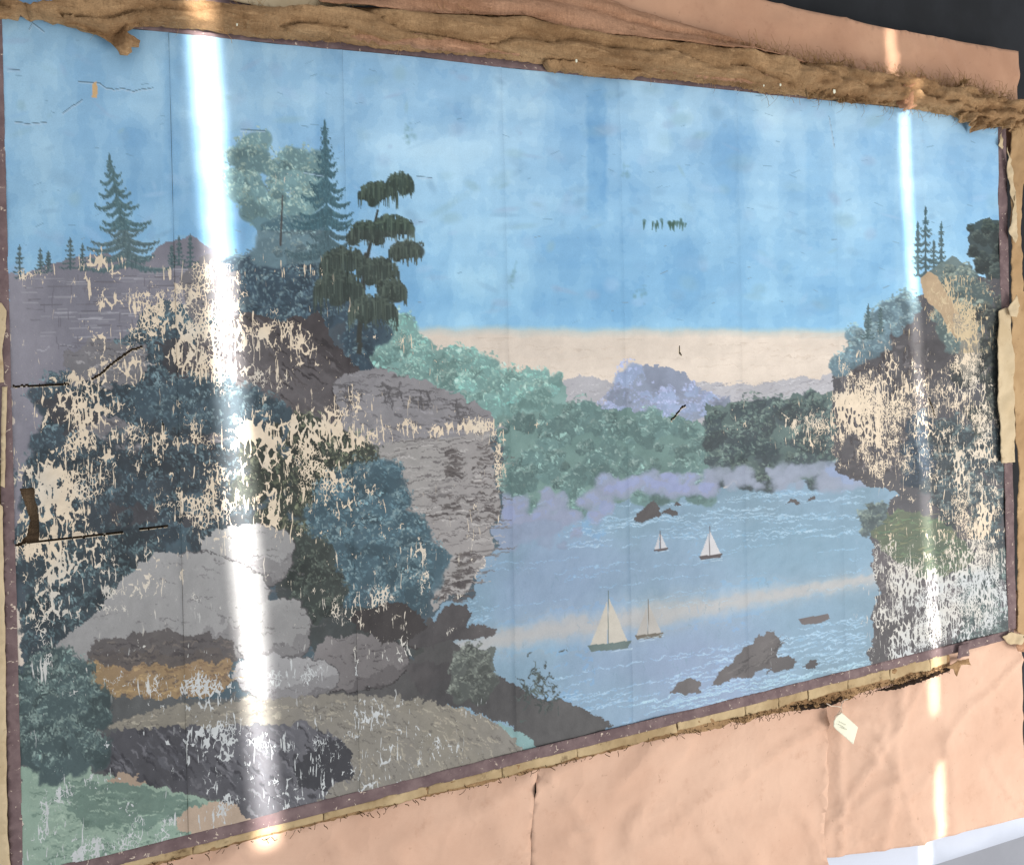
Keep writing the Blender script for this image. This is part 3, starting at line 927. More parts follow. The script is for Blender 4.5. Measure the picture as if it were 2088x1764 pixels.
# ---- right bluff
R1 = [(1700, 790), (1712, 730), (1760, 690), (1820, 640), (1880, 600), (1930, 560), (2060, 560), (2060, 1400), (1790, 1400), (1770, 1330), (1790, 1200), (1772, 1090), (1830, 1000), (1760, 985), (1700, 960)]
fill(R1, (92, 88, 92), 6, .12, 1, (78, 78, 84))
strata([(1710, 740), (1860, 650), (1880, 960), (1720, 960)], 200, 22, 3.0, [(72, 66, 68), (118, 112, 114), (98, 92, 94)], -.15, .6)
for i in range(90):
    x = random.uniform(1715, 1890); y = random.uniform(700, 940)
    stroke((x, y), (x + 1, y + random.uniform(14, 40)), 2.4, random.choice(((64, 58, 62), (122, 116, 118))), .5)
foliage([(1705, 780), (1720, 700), (1780, 640), (1860, 600), (1880, 650), (1800, 690), (1740, 730)], 110, 15, (94, 124, 138), (114, 146, 156), (140, 168, 172))
for (x, y0, y1, w) in ((1888, 420, 560, 26), (1872, 452, 560, 16), (1920, 452, 560, 17), (1905, 490, 560, 13), (1770, 620, 690, 14), (1795, 628, 680, 11)):
    conifer(x, y0, y1, w, (72, 100, 106), (104, 132, 132), 0, 9)
foliage([(1890, 560), (1940, 520), (1990, 560), (2010, 660), (1960, 720), (1900, 640)], 90, 15, (84, 104, 104), (112, 132, 126), (150, 162, 144))
foliage([(1970, 470), (2010, 440), (2055, 450), (2055, 560), (2010, 560), (1975, 510)], 70, 12, (48, 60, 60), (58, 72, 70), (84, 98, 90))
foliage([(2000, 620), (2055, 600), (2055, 900), (1990, 900), (1960, 760)], 160, 14, (54, 60, 60), (70, 78, 74), (98, 104, 92))
foliage([(1860, 860), (2050, 880), (2050, 1130), (1990, 1100), (1920, 1040), (1860, 980)], 300, 15, (56, 66, 72), (74, 92, 98), (104, 124, 124))
foliage([(1845, 860), (1890, 830), (1890, 960), (1850, 970)], 60, 13, (50, 66, 82), (66, 86, 104), (92, 112, 124))
tan = [(1876, 570), (1892, 556), (1912, 566), (1936, 606), (1960, 650), (1972, 690), (1946, 690), (1916, 640), (1884, 606)]
fill(tan, (192, 160, 120), 3, .06)
fill([(1940, 640), (1990, 650), (2000, 720), (1960, 790), (1950, 720)], (150, 142, 128), 8, .1, .8)
grs = [(1772, 1080), (1790, 1046), (1850, 1044), (1920, 1060), (1990, 1130), (1960, 1170), (1880, 1180), (1800, 1120)]
fill(grs, (80, 100, 82), 6, .1, 1, (98, 108, 84))
strata(grs, 110, 36, 1.8, [(108, 138, 98), (70, 98, 80), (128, 130, 92)], -.12, .6)
foliage([(1755, 1050), (1772, 1020), (1796, 1030), (1796, 1070), (1760, 1090)], 30, 9, (72, 88, 92), (92, 110, 108), (122, 138, 126))
fill([(1772, 1110), (1800, 1120), (1880, 1182), (1960, 1180), (1990, 1280), (1940, 1380), (1780, 1390), (1770, 1340), (1794, 1220)], (78, 74, 78), 6, .1, 1, (94, 88, 92))
strata([(1790, 1150), (1960, 1190), (1960, 1360), (1800, 1360)], 130, 30, 2.6, [(62, 58, 62), (112, 106, 108)], -.6, .55)
foliage([(1960, 1170), (2050, 1140), (2055, 1320), (1960, 1330)], 130, 15, (58, 74, 76), (78, 98, 98), (112, 132, 126))

# irregular hand of the block printer: shift every dab a little
wr = np.clip(np.arange(CH)[:, None] + N4 * 2.0 + N1 * 1.4, 0, CH - 1).astype(int)
wc = np.clip(np.arange(CW)[None] + np.roll(N4, 31, 1) * 2.2 + N2 * 1.4, 0, CW - 1).astype(int)
land = (GY > 700) | pmask(far, 3)
aged = ((GY > 470) & ((np.abs(CV - np.array((150, 195, 228))).sum(-1)) > 75))[..., None]
grey = CV.mean(-1, keepdims=True)
CV[:] = np.where(aged, (CV * .76 + grey * .24) * .97 + 4, CV)
CV[:] = np.where(land[..., None], CV[wr, wc], CV)

# ---- plain sailing boats
def sail(x, y, h, col, hull):
    fill([(x, y - h), (x + h * .42, y - h * .05), (x + 1, y - h * .02)], col, .6, .03)
    fill([(x - 2, y - h * .92), (x - 2, y - h * .02), (x - h * .36, y)], vcol(col, .04), .6, .03)
    stroke((x, y - h * 1.12), (x, y + 1), .9, hull, .9)
    fill([(x - h * .42, y), (x + h * .48, y - h * .10), (x + h * .40, y + h * .06), (x - h * .34, y + h * .13)], hull, .6, .05)
    ripples([(x - h * .5, y + h * .10), (x + h * .5, y), (x + h * .5, y + h * .14), (x - h * .5, y + h * .22)], 6, h * .5, (190, 212, 226), .7)


sail(1446, 1134, 54, (206, 204, 206), (84, 76, 78))
sail(1346, 1120, 34, (196, 196, 200), (90, 82, 84))
sail(1240, 1316, 100, (190, 184, 172), (96, 112, 110))
sail(1322, 1296, 66, (182, 178, 172), (104, 98, 88))
fill([(1628, 1262), (1690, 1252), (1694, 1262), (1672, 1272), (1636, 1274)], (100, 92, 92), .8, .06)

# ---- stains
for i in range(26):
    x = 1310 + random.uniform(0, 94); y = 458 + random.gauss(0, 3)
    stroke((x, y - 4), (x + random.uniform(-2, 2), y + random.uniform(2, 12)), random.uniform(2.5, 5), (66, 96, 84), .55, 1.5)
for (x, y, s) in ((1048, 556, 9), (1040, 572, 6), (1310, 596, 8), (1296, 606, 5), (832, 262, 7), (836, 290, 8), (828, 276, 4), (1276, 350, 10)):
    for i in range(8):
        blob(x + random.gauss(0, s * .5), y + random.gauss(0, s), random.uniform(2, s), random.uniform(3, s * 1.2), (104, 140, 138), .18, 0, 1.5)
for pl in ([(128, 232), (140, 222), (152, 214), (168, 205)], [(160, 166), (205, 172), (218, 180), (230, 184), (248, 181), (275, 187), (292, 184), (312, 178)], [(30, 250), (60, 252), (95, 250)], [(490, 264), (540, 266)], [(14, 142), (40, 146)], [(620, 350), (660, 358)], [(850, 362), (880, 364)], [(60, 60), (66, 48), (90, 66)], [(1690, 240), (1700, 300)]):
    for a_, b_ in zip(pl, pl[1:]):
        a2 = (a_[0], a_[1] + random.uniform(-2, 2)); b2 = (b_[0], b_[1] + random.uniform(-2, 2))
        stroke(a2, b2, .9, (84, 108, 124), .75)
        stroke((a2[0], a2[1] + 3), (b2[0], b2[1] + 3), 1.3, (186, 212, 232), .5)
fill([(188, 200), (190, 170), (198, 166), (200, 190), (198, 200)], (222, 184, 134), 1.2, .05)

# ---- damage density
def dmg(x, y, rx, ry, a):
    global DM
    DM += a * np.exp(-(((GX - x) / rx) ** 2 + ((GY - y) / ry) ** 2))


for q in ((70, 560, 60, 16, .5), (190, 545, 60, 26, .75), (215, 600, 26, 50, .6), (300, 620, 40, 60, .55), (420, 550, 50, 40, .75), (390, 610, 70, 60, .5), (170, 700, 50, 30, .5),
          (190, 770, 70, 24, .85), (270, 720, 60, 60, .4), (560, 680, 90, 44, .75), (440, 720, 60, 50, .45), (640, 720, 50, 40, .3), (480, 760, 90, 30, .5), (520, 510, 40, 30, .25), (600, 380, 60, 60, .32),
          (170, 850, 40, 50, .6), (280, 885, 90, 30, .8), (200, 900, 60, 60, .45), (560, 880, 90, 26, .7), (640, 900, 90, 40, .55), (760, 880, 70, 26, .75), (860, 880, 60, 18, .6), (960, 872, 60, 22, .75),
          (720, 820, 50, 30, .3), (790, 700, 50, 30, .5), (900, 740, 70, 40, .62), (850, 690, 50, 20, .4), (100, 960, 40, 40, .5), (120, 1000, 40, 30, .35), (420, 1020, 60, 50, .5), (330, 900, 120, 60, .3),
          (90, 1100, 40, 30, .5), (110, 1170, 40, 60, .6), (110, 1240, 34, 30, .6), (250, 1200, 50, 40, .5), (320, 1190, 40, 30, .4), (180, 1150, 120, 90, .25), (420, 980, 140, 90, .22), (640, 980, 80, 60, .4),
          (740, 1220, 80, 40, .5), (700, 1260, 60, 30, .45), (790, 1320, 50, 30, .45), (830, 960, 40, 60, .25), (760, 1050, 100, 100, .2), (940, 1100, 50, 80, .25), (700, 1150, 60, 60, .2), (930, 1280, 50, 20, .25),
          (80, 1340, 30, 60, .45), (80, 1460, 40, 70, .35), (120, 1620, 60, 60, .35), (100, 1690, 50, 50, .45), (270, 1400, 60, 40, .5), (300, 1450, 60, 50, .45), (420, 1400, 60, 30, .5), (440, 1450, 50, 40, .35), (360, 1560, 120, 50, .36),
          (420, 1590, 80, 40, .36), (560, 1610, 60, 40, .3), (760, 1580, 60, 60, .4), (720, 1480, 120, 60, .2), (620, 1650, 70, 20, .5), (860, 1520, 60, 50, .25), (600, 1360, 60, 40, .3), (980, 1440, 60, 40, .25), (660, 1440, 90, 60, .2),
          (1020, 900, 26, 60, .42), (1090, 870, 40, 20, .4), (1080, 1000, 30, 90, .12), (1500, 880, 40, 70, .36), (1600, 870, 60, 60, .42), (1680, 870, 40, 50, .5),
          (1760, 800, 50, 60, .5), (1780, 850, 60, 50, .8), (1840, 760, 50, 70, .42), (1930, 610, 50, 60, .55), (1890, 850, 50, 70, .5), (1960, 780, 50, 60, .5), (1990, 850, 50, 50, .55), (1960, 700, 40, 50, .5), (2010, 900, 40, 80, .45),
          (1930, 950, 50, 80, .38), (1820, 940, 50, 50, .35), (1780, 960, 30, 40, .25), (1800, 1110, 22, 20, .5), (1830, 1180, 46, 50, .62), (1820, 1250, 50, 60, .5), (1860, 1310, 50, 50, .45), (2000, 1150, 40, 40, .55), (1990, 1240, 50, 70, .62),
          (1990, 1060, 50, 60, .35), (1890, 1150, 50, 40, .35), (1940, 1180, 40, 60, .3), (1760, 1250, 20, 60, .25), (1740, 1240, 30, 60, .18), (1680, 1180, 60, 80, .08), (1580, 1330, 24, 30, .25)):
    dmg(*q)
DM += .24 * pmask(body, 6) + .24 * pmask(R1, 6) + .07 * pmask(stone, 4) + .22 * pmask(cl, 4) + .12 * pmask(mead, 4) + .12 * pmask(lane, 4)
DM += .05 * pmask(far, 4)
for i in range(150):
    x_, y_ = pts_in(random.choice((body, body, R1, stone, mead, lane, cl)), 1)[0]
    dmg(x_, y_, random.uniform(12, 50), random.uniform(12, 44), random.uniform(.15, .55))
DM *= 1.5 * np.clip(.75 + S1 * .35 + N3 * .3, .2, 1.5)
DM *= np.where(pmask(cliff, 3), .35, 1.0) * np.where(GY > 1400, np.where(GX < 1100, .75, .9), 1.0)
for sx_ in (.322, .709, 1.124, 2.256, 2.64):
    DM += np.exp(-((XX - sx_ - N1 * .004) / .006) ** 2) * np.clip((GY - 520) / 60, 0, 1) * .30 * (pmask(body, 6) | pmask(R1, 6) | pmask(stone, 4) | pmask(lane, 4) | pmask(cl, 4)) * np.clip(.7 + N2, 0, 1.4)
DM += np.clip((GY - 640) / 300, 0, 1) * .022
DM = .86 * (1 - np.exp(-.85 * np.clip(DM, 0, 3)))
# bare paper: cream above, chalkier white low down
wht = np.clip((GY - 1050) / 350 + (np.abs(GX - 1900) < 260) * .25 + N3 * .35, 0, 1)
wht = np.where(GY > 1100, wht, np.clip(N3 * .4 - .1, 0, .4))[..., None]
FL = np.array((232, 214, 189), np.float32) * (1 - wht) + np.array((200, 203, 203), np.float32) * wht
FL[:] = np.where((pmask(tan, 4) | (GX > 1840) & (GY < 720))[..., None], np.array((206, 186, 152), np.float32), FL)
del S1, S2, S3

# ---- holes: tears and the missing patch at the left edge
HOLE = np.zeros((CH, CW), bool)
def tear(pts, w):
    for (a, b) in zip(pts, pts[1:]):
        L = math.hypot(b[0] - a[0], b[1] - a[1])
        n = max(2, int(L / .8))
        for i in range(n + 1):
            t = i / n
            x = a[0] + (b[0] - a[0]) * t; y = a[1] + (b[1] - a[1]) * t + noise.noise(Vector((x * .25, 1.5, 0))) * 1.6
            ww = w * (.6 + .9 * abs(noise.noise(Vector((x * .12, 3.3, y * .1)))))
            if i % 2 == 0:
                blob(x + random.uniform(-1, 1), y + ww * .5 + random.uniform(1, 3), random.uniform(1, 3), random.uniform(.8, 2.0), (222, 204, 176), .8)
            c, r = rc(x, y)
            rr = max(.5, ww * KY(x) * .5)
            HOLE[max(0, int(r - rr + .5)):max(0, int(r + rr + .5)) + 1, max(0, int(c)):int(c) + 1] = True


HOLE |= pmask([(38, 995), (68, 992), (70, 1018), (76, 1034), (78, 1060), (80, 1102), (58, 1104), (34, 1116), (54, 1090), (60, 1060), (48, 1024)], .8)
tear([(20, 1112), (60, 1104), (140, 1096), (250, 1084)], 1.1)
tear([(285, 1078), (342, 1071)], .6)
tear([(26, 787), (90, 784), (140, 782)], 1.6)
tear([(186, 772), (205, 762), (222, 745), (245, 728), (268, 712)], 3.4)
tear([(268, 712), (290, 706)], 1.4)
tear([(332, 862), (334, 875)], 3.5)
tear([(1368, 856), (1378, 846), (1388, 832), (1398, 826)], 3.2)
tear([(1384, 706), (1385, 718), (1388, 722)], 2.2)
tear([(1894, 812), (1902, 830), (1906, 846)], 3.0)
tear([(1940, 1376), (1948, 1345), (1962, 1316), (1972, 1305)], 6.0)

# ------------------------------------------------------------------ build the mural
mural = empty('wallpaper_mural', (MW / 2, 0, 0))
tag(mural, 'large worn landscape wallpaper mural with blue sky, flaking rocks and mauve border', 'mural')

rngd = np.random.default_rng(5)
REL = (fbm(5, 4, 4) * .0035 + fbm(22, 14, 4) * .0016 + fbm(3, 9, 3) * .0015).astype(np.float32)
# paper lifts along the old horizontal folds on the left
for (y0, x1, a) in ((784, 300, .006), (1096, 360, .008)):
    s = np.clip(1 - GX / x1, 0, 1)
    dd = (GY - (y0 - (GX - 40) * .09 + 4))
    REL -= a * s * np.exp(-np.clip(dd, 0, None) / 26) * (dd > 0)

linv = np.empty_like(CV)
c = np.clip(CV, 0, 255) / 255.0
linv = np.where(c <= .04045, c / 12.92, ((c + .055) / 1.055) ** 2.4) * AL
c = np.clip(FL, 0, 255) / 255.0
flin = np.where(c <= .04045, c / 12.92, ((c + .055) / 1.055) ** 2.4) * AL

SEAMS = [0.0, .322, .709, 1.124, 1.477, 1.877, 2.256, 2.64, MW]
cuts = [int(round(float(np.interp(s, XS, np.arange(CW))))) for s in SEAMS]
cuts[-1] = CW - 1
for i in range(len(cuts) - 1):
    a, b = cuts[i], cuts[i + 1] + 1
    w = b - a
    x = XX[:, a:b].copy()
    if i > 0: x[:, 0] += .0001 + .0006 * np.clip(.4 + vn(8, 30)[:, 5], 0, 1)
    z = ZZ[:, a:b]
    lift = np.zeros(w); lift[-6:] = -np.linspace(0, 1, 6) ** 2 * .0016
    y = REL[:, a:b] + lift[None] + (i % 2) * .0006
    n = CH * w
    co = np.stack([x, y, z], -1).reshape(-1, 3).astype(np.float32)
    idx = np.arange(n).reshape(CH, w)
    q = np.stack([idx[:-1, :-1], idx[1:, :-1], idx[1:, 1:], idx[:-1, 1:]], -1).reshape(-1, 4)
    q = q[~HOLE[:-1, a:b - 1].reshape(-1)]
    me = bpy.data.meshes.new('paper_drop')
    me.vertices.add(n)
    me.vertices.foreach_set('co', co.ravel())
    me.loops.add(q.size)
    me.loops.foreach_set('vertex_index', q.ravel().astype(np.int32))
    me.polygons.add(len(q))
    me.polygons.foreach_set('loop_start', np.arange(0, q.size, 4, dtype=np.int32))
    me.polygons.foreach_set('use_smooth', np.ones(len(q), bool))
    me.update(calc_edges=True)
    ca = me.attributes.new('paint', 'FLOAT_COLOR', 'POINT')
    rgba = np.concatenate([linv[:, a:b], DM[:, a:b, None]], -1).astype(np.float32)
    ca.data.foreach_set('color', rgba.ravel())
    cf = me.attributes.new('flake', 'FLOAT_COLOR', 'POINT')
    rgba = np.concatenate([flin[:, a:b], np.ones((CH, w, 1))], -1).astype(np.float32)
    cf.data.foreach_set('color', rgba.ravel())
    me.materials.append(M_MURAL)
    o = bpy.data.objects.new('paper_drop', me)
    COL.objects.link(o)
    o.parent = mural
    o.matrix_parent_inverse = Matrix.Translation(-Vector(mural.location))


def zm(x, v): return v * MH + x / MW * SK


def child(name, poly, y0, mat, **kw):
    return patch(name, poly, y0, mat, parent=mural, **kw)


soft = lambda a, s: (lambda x, z: fb(x * 9 + s, 1.1, z * 9, 3) * a)
# dark linen lining behind the drops
child('linen_lining', [(-.03, -.03), (MW + .03, zm(MW, 0) - .03), (MW + .03, zm(MW, 1) + .02), (-.03, zm(0, 1) + .02)], .012, M_LINEN, step=.06, thick=.004)
BW = .030
bs = []
bs.append(child('border_strip', [(-.024, -BW), (MW + .03, zm(MW, 0) - BW), (MW + .03, zm(MW, 0) + .001), (-.024, .001)], -.0012, M_BORDER, step=.012, rag=.0012, fine=90, relief=soft(.002, 1), thick=.001, seed=.1))
bs.append(child('border_strip', [(-.024, zm(0, 1) - .001), (MW, zm(MW, 1) - .001), (MW, zm(MW, 1) + BW), (-.024, zm(0, 1) + BW)], -.0012, M_BORDER, step=.012, rag=.0012, fine=90, relief=soft(.002, 2), thick=.001, seed=.2))
bs.append(child('border_strip', [(-.024, .0015), (.001, .0015), (.001, zm(0, 1) - .0015), (-.020, zm(0, 1) - .0015)], -.0012, M_BORDER, step=.012, rag=.0008, fine=60, relief=soft(.002, 3), thick=.001, seed=.3))
bs.append(child('border_strip', [(MW - .001, zm(MW, 0) + .0015), (MW + .042, zm(MW, 0) + .0015), (MW + .046, zm(MW, 1) - .0015), (MW - .001, zm(MW, 1) - .0015)], -.0012, M_BORDER, step=.012, rag=.0012, fine=60, relief=soft(.002, 4), thick=.001, seed=.4))

# ---- margins, torn paper and lining edges of the mural
def child_px(name, pts, y0, mat, **kw):
    return child(name, P(F(pts), y0), y0, mat, **kw)


def lift(a, s, fq=14):
    return lambda x, z: -abs(fb(x * fq + s, 4.2, z * fq, 3)) * a


# cream margin below the mauve border, broken into lengths by cracks
breaks = [-.02, .33, .62, .88, 1.08, 1.30, 1.62, 1.86, 1.985, 2.10, 2.26, 2.44, 2.62, 2.70]
def mwid(x): return .012 + .014 * min(1, max(0, x / 1.2)) + .010 * max(0, min(1, (x - 1.7) / .6))
for i in range(len(breaks) - 1):
    a, b = breaks[i] + .0012, breaks[i + 1] - .0012
    n = max(2, int((b - a) / .06))
    xs_ = [a + (b - a) * j / n for j in range(n + 1)]
    topl = [(x, zm(x, 0) - BW + .002) for x in xs_]
    botl = [(x, zm(x, 0) - BW - mwid(x) * random.uniform(.8, 1.1)) for x in xs_]
    child('margin_paper', botl + topl[::-1], .001, M_DIRTY, step=.009, rag=.0022, fine=110, relief=lift(.005, i * 3.1, 22), thick=.001, seed=i + .3)
xs_ = [-.03 + j * .045 for j in range(int(2.80 / .045))]
topl = [(x, zm(x, 0) - BW - .004) for x in xs_]
botl = [(x, zm(x, 0) - BW - mwid(x) - (.006 + .018 * min(1, max(0, (x - 1.5) / .5)) * (1 if x < 2.72 else .3)) * random.uniform(.5, 1.4)) for x in xs_]
le = child('lining_edge', botl + topl[::-1], .004, M_BURLAP, step=.008, rag=.004, fine=120, relief=lift(.006, 9, 26), thick=.003, seed=.9)
# shadow gap under the frayed lining at the right, put in as dark strips
for (pts, s) in (([(2140, 1912), (2230, 1905), (2280, 1888), (2290, 1896), (2230, 1918), (2150, 1925)], 1), ([(2370, 1872), (2450, 1850), (2530, 1822), (2578, 1804), (2572, 1818), (2500, 1846), (2420, 1870)], 2)):
    child_px('lining_tear_and_shade', pts, .003, M_DARK, step=.006, rag=.004, fine=140, relief=lift(.004, s, 30), thick=.002, seed=s)
# right side: kraft strip, cream margin, curling slivers
child_px('side_lining_strip', [(2738, 352), (2770, 312), (2830, 300), (2830, 470), (2772, 500), (2766, 620), (2772, 790), (2830, 800), (2830, 1750), (2758, 1712), (2756, 1270), (2738, 1000), (2740, 800), (2738, 620), (2734, 470)],
         -.004, M_KRAFT, step=.010, rag=.003, fine=40, relief=lift(.012, 3, 9), thick=.002, seed=1.1)
child_px('side_margin_paper', [(2706, 842), (2735, 833), (2746, 1000), (2748, 1252), (2714, 1255), (2711, 1160), (2703, 1078), (2700, 970)], -.010, M_CREAM, step=.010, rag=.003, fine=50, relief=lift(.012, 5, 8), thick=.002, seed=1.2)
child_px('torn_sliver', [(2726, 400), (2736, 430), (2750, 520), (2746, 560), (2736, 520), (2728, 460)], -.012, M_CREAM, step=.006, relief=lift(.012, 6, 20), thick=.001, seed=1.3)
child_px('torn_sliver', [(2704, 395), (2712, 360), (2718, 400), (2716, 405)], -.010, M_CREAM, step=.006, relief=lift(.010, 7, 20), thick=.001, seed=1.35)
child_px('torn_sliver', [(2733, 630), (2746, 560), (2752, 520), (2756, 640), (2750, 660)], -.016, M_CREAM, step=.006, relief=lift(.012, 8, 20), thick=.001, seed=1.4)
child_px('torn_sliver', [(2732, 835), (2752, 800), (2762, 830), (2752, 860), (2736, 858)], -.022, M_CREAM, step=.006, relief=lift(.010, 9, 20), thick=.001, seed=1.5)
# bottom right: flap and scraps
child_px('border_flap', [(2598, 1750), (2620, 1738), (2624, 1776), (2592, 1784)], -.012, M_BORDER, step=.006, relief=lift(.012, 11, 20), thick=.001, seed=1.6)
child_px('torn_sliver', [(2716, 1726), (2740, 1712), (2774, 1720), (2764, 1746), (2730, 1744)], -.010, M_CREAM, step=.006, rag=.002, relief=lift(.010, 12, 20), thick=.001, seed=1.7)
child_px('lining_tear_and_shade', [(2748, 1748), (2775, 1728), (2790, 1740), (2790, 1770), (2760, 1764)], -.008, M_BURLAP2, step=.006, rag=.003, relief=lift(.012, 13, 20), thick=.002, seed=1.8)
child_px('lining_tear_and_shade', [(2560, 1808), (2596, 1790), (2626, 1784), (2628, 1800), (2604, 1802), (2592, 1832), (2582, 1812)], -.006, M_BURLAP, step=.006, rag=.003, relief=lift(.010, 14, 20), thick=.002, seed=1.9)
# left side margins
child_px('side_margin_paper', [(-30, 815), (4, 822), (17, 842), (15, 890), (6, 940), (11, 1036), (-30, 1040)], -.005, M_CREAM, step=.008, rag=.001, relief=lift(.006, 15, 9), thick=.002, seed=2.0)
child_px('side_margin_paper', [(6, 1050), (20, 1048), (15, 1200), (13, 1322), (2, 1316)], -.005, M_CREAM, step=.008, rag=.001, relief=lift(.006, 16, 9), thick=.002, seed=2.1)
child_px('side_margin_paper', [(-40, 1340), (8, 1372), (9, 1500), (14, 1700), (18, 2080), (20, 2240), (30, 2360), (-40, 2400)], -.004, M_CREAM, step=.012, rag=.0015, relief=lift(.006, 17, 7), thick=.002, seed=2.2)
child_px('side_lining_strip', [(-60, 1030), (6, 1036), (5, 1300), (12, 1326), (0, 1345), (-60, 1330)], .004, M_LINEN, step=.010, rag=.001, thick=.002, seed=2.3)
child_px('side_lining_strip', [(-60, 300), (-2, 300), (2, 600), (6, 830), (-60, 840)], .004, M_KRAFT, step=.014, thick=.002, seed=2.4)
# slivers of an upper sheet above the burlap
child_px('upper_sheet_scrap', [(-60, -60), (352, -60), (346, 3), (300, 6), (150, 16), (80, 30), (30, 34), (-60, 30)], -.002, M_BLUEP, step=.012, rag=.001, relief=lift(.004, 20, 9), thick=.001, seed=2.5)
child_px('upper_sheet_scrap', [(345, -60), (640, -60), (640, 5), (720, 24), (560, 30), (345, 16)], -.001, M_BORDER, step=.012, rag=.0012, relief=lift(.004, 21, 9), thick=.001, seed=2.6)
child_px('upper_sheet_scrap', [(600, -60), (1200, -60), (1152, 12), (1092, 19), (1000, 17), (930, 18), (790, 30), (700, 18), (620, 2)], -.006, M_CREAM, step=.012, rag=.002, relief=lift(.006, 22, 9), thick=.001, seed=2.7)

# ------------------------------------------------------------------ burlap bunched along the top
burlap = empty('burlap_lining', (1.4, -.01, 1.85))
tag(burlap, 'frayed brown burlap canvas bunched along the top edge of the mural', 'burlap')
LOW = [(-40, 62), (60, 56), (130, 66), (170, 70), (230, 90), (290, 108), (348, 84), (385, 72), (520, 80), (700, 105), (925, 118), (1060, 140), (1200, 155), (1350, 172), (1500, 190), (1600, 206),
       (1750, 222), (1850, 232), (2000, 248), (2070, 267), (2160, 270), (2230, 281), (2330, 291), (2430, 300), (2500, 306), (2590, 318), (2640, 340), (2690, 344), (2730, 345), (2810, 330)]
UPP = [(-40, 8), (30, 20), (80, 30), (150, 20), (270, 6), (330, 12), (600, 18), (700, 26), (780, 30), (925, 26), (1050, 32), (1191, 40), (1412, 46), (1500, 72), (1634, 98), (1850, 120), (2018, 138), (2110, 156), (2173, 174),
       (2270, 184), (2330, 206), (2430, 216), (2480, 222), (2550, 244), (2600, 236), (2640, 258), (2700, 268), (2760, 290), (2810, 300)]
LOW = [(a, b - (11 * min(1, (a - 1000) / 250.0, (2560 - a) / 150.0) if 1000 < a < 2560 else 0)) for a, b in LOW]
YC = -.008
lowp = P(F(LOW), YC); uppp = P(F(UPP), YC)
lx, lz = zip(*lowp); ux, uz = zip(*uppp)


def folds(x, z):
    a = float(np.interp(x, lx, lz)); b = float(np.interp(x, ux, uz))
    t = min(1, max(0, (z - a) / max(.01, b - a)))
    env = min(1, t * 5) * min(1, (1 - t) * 4 + .25)
    wob = fb(x * 2.2, .7, 0, 3)
    g1 = abs(math.sin(t * 4.6 + 4.2 * wob + x * 1.1)) ** .5
    g2 = abs(math.sin(t * 11.0 - 5.5 * fb(x * 3.1, 3.3, z * 2, 3) + x * 2.2)) ** .6
    rag_ = max(0, min(1, (x - 1.75) / .7))
    lump = fb(x * 13, 9.1, z * 26, 4)
    return -(.003 + env * (.030 * g1 + .010 * g2 * (.4 + abs(wob)) + .010 * (1 + fb(x * 1.5, 5, z * 17, 3)) + (.006 + .026 * rag_) * lump + .012 * rag_ * abs(fb(x * 34, 2.2, z * 50, 3))))


patch('canvas_strip', lowp + uppp[::-1], YC, M_BURLAP, burlap, step=.0075, rag=.003, fine=90, relief=folds, thick=.003, seed=3.1)
FL_ = [(860, 22), (1050, 40), (1191, 48), (1412, 56), (1500, 80), (1634, 104), (1850, 128), (2018, 146), (2173, 176)]
FU_ = [(2190, 172), (2110, 140), (2030, 108), (1960, 84), (1850, 54), (1720, 16), (1640, -20), (1200, -60), (860, -40)]
YF = -.018
flp = P(F(FL_), YF); fup = P(F(FU_), YF)
fx_, fz_ = zip(*flp); gx_, gz_ = zip(*fup[::-1])


def folds2(x, z):
    a = float(np.interp(x, fx_, fz_)); b = float(np.interp(x, gx_, gz_))
    t = min(1, max(0, (z - a) / max(.01, b - a)))
    wob = fb(x * 1.8, 4.7, 0, 3)
    g = abs(math.sin(t * 5.0 + 3.2 * wob + x * 1.1)) ** .6
    return .018 * t - .020 * g * min(1, (1 - t) * 3) - .008 * (1 + fb(x * 7, 2, z * 15, 4)) * (1 - t) - .010 * max(0, 1 - t * 6)


patch('upper_fold', flp + fup, YF, M_BURLAP2, burlap, step=.008, rag=.003, fine=80, relief=folds2, thick=.004, seed=3.2)
# flap hanging over the sky at the left, and a knot at the very corner
flap = [(150, 40), (250, 30), (340, 50), (386, 74), (350, 82), (346, 98), (364, 104), (381, 112), (376, 130), (357, 132), (358, 146), (346, 158), (326, 155), (312, 130), (300, 116), (240, 92), (180, 72)]
patch('hanging_flap', P(F(flap), -.016), -.016, M_BURLAP, burlap, step=.006, rag=.002, fine=130,
      relief=lambda x, z: -.016 * (1 - abs(math.sin(x * 34 + z * 20 + 2 * fb(x * 9, 0, z * 9, 3)))) - .012 * fb(x * 22, 5, z * 22, 4), thick=.003, seed=3.3)
patch('bunched_scrap', P(F([(-40, 10), (14, 8), (32, 20), (42, 36), (30, 54), (10, 60), (-40, 60)]), -.02), -.02, M_BURLAP, burlap, step=.006, rag=.003, fine=130,
      relief=lambda x, z: -.02 * (1 - abs(fb(x * 25, 5, z * 25, 4))), thick=.004, seed=3.4)
# knotted, bunched scraps towards the right corner
def bunch(pts, s, amp=.03, mat=M_BURLAP, y=-.02):
    patch('bunched_scrap', P(F(pts), y), y, mat, burlap, step=.006, rag=.005, fine=100,
          relief=lambda x, z: -amp * (1 - abs(math.sin(fb(x * 8 + s, 1, z * 10, 4) * 7 + z * 40))) - amp * .6 * fb(x * 26 + s, 3, z * 26, 4), thick=.005, seed=s)


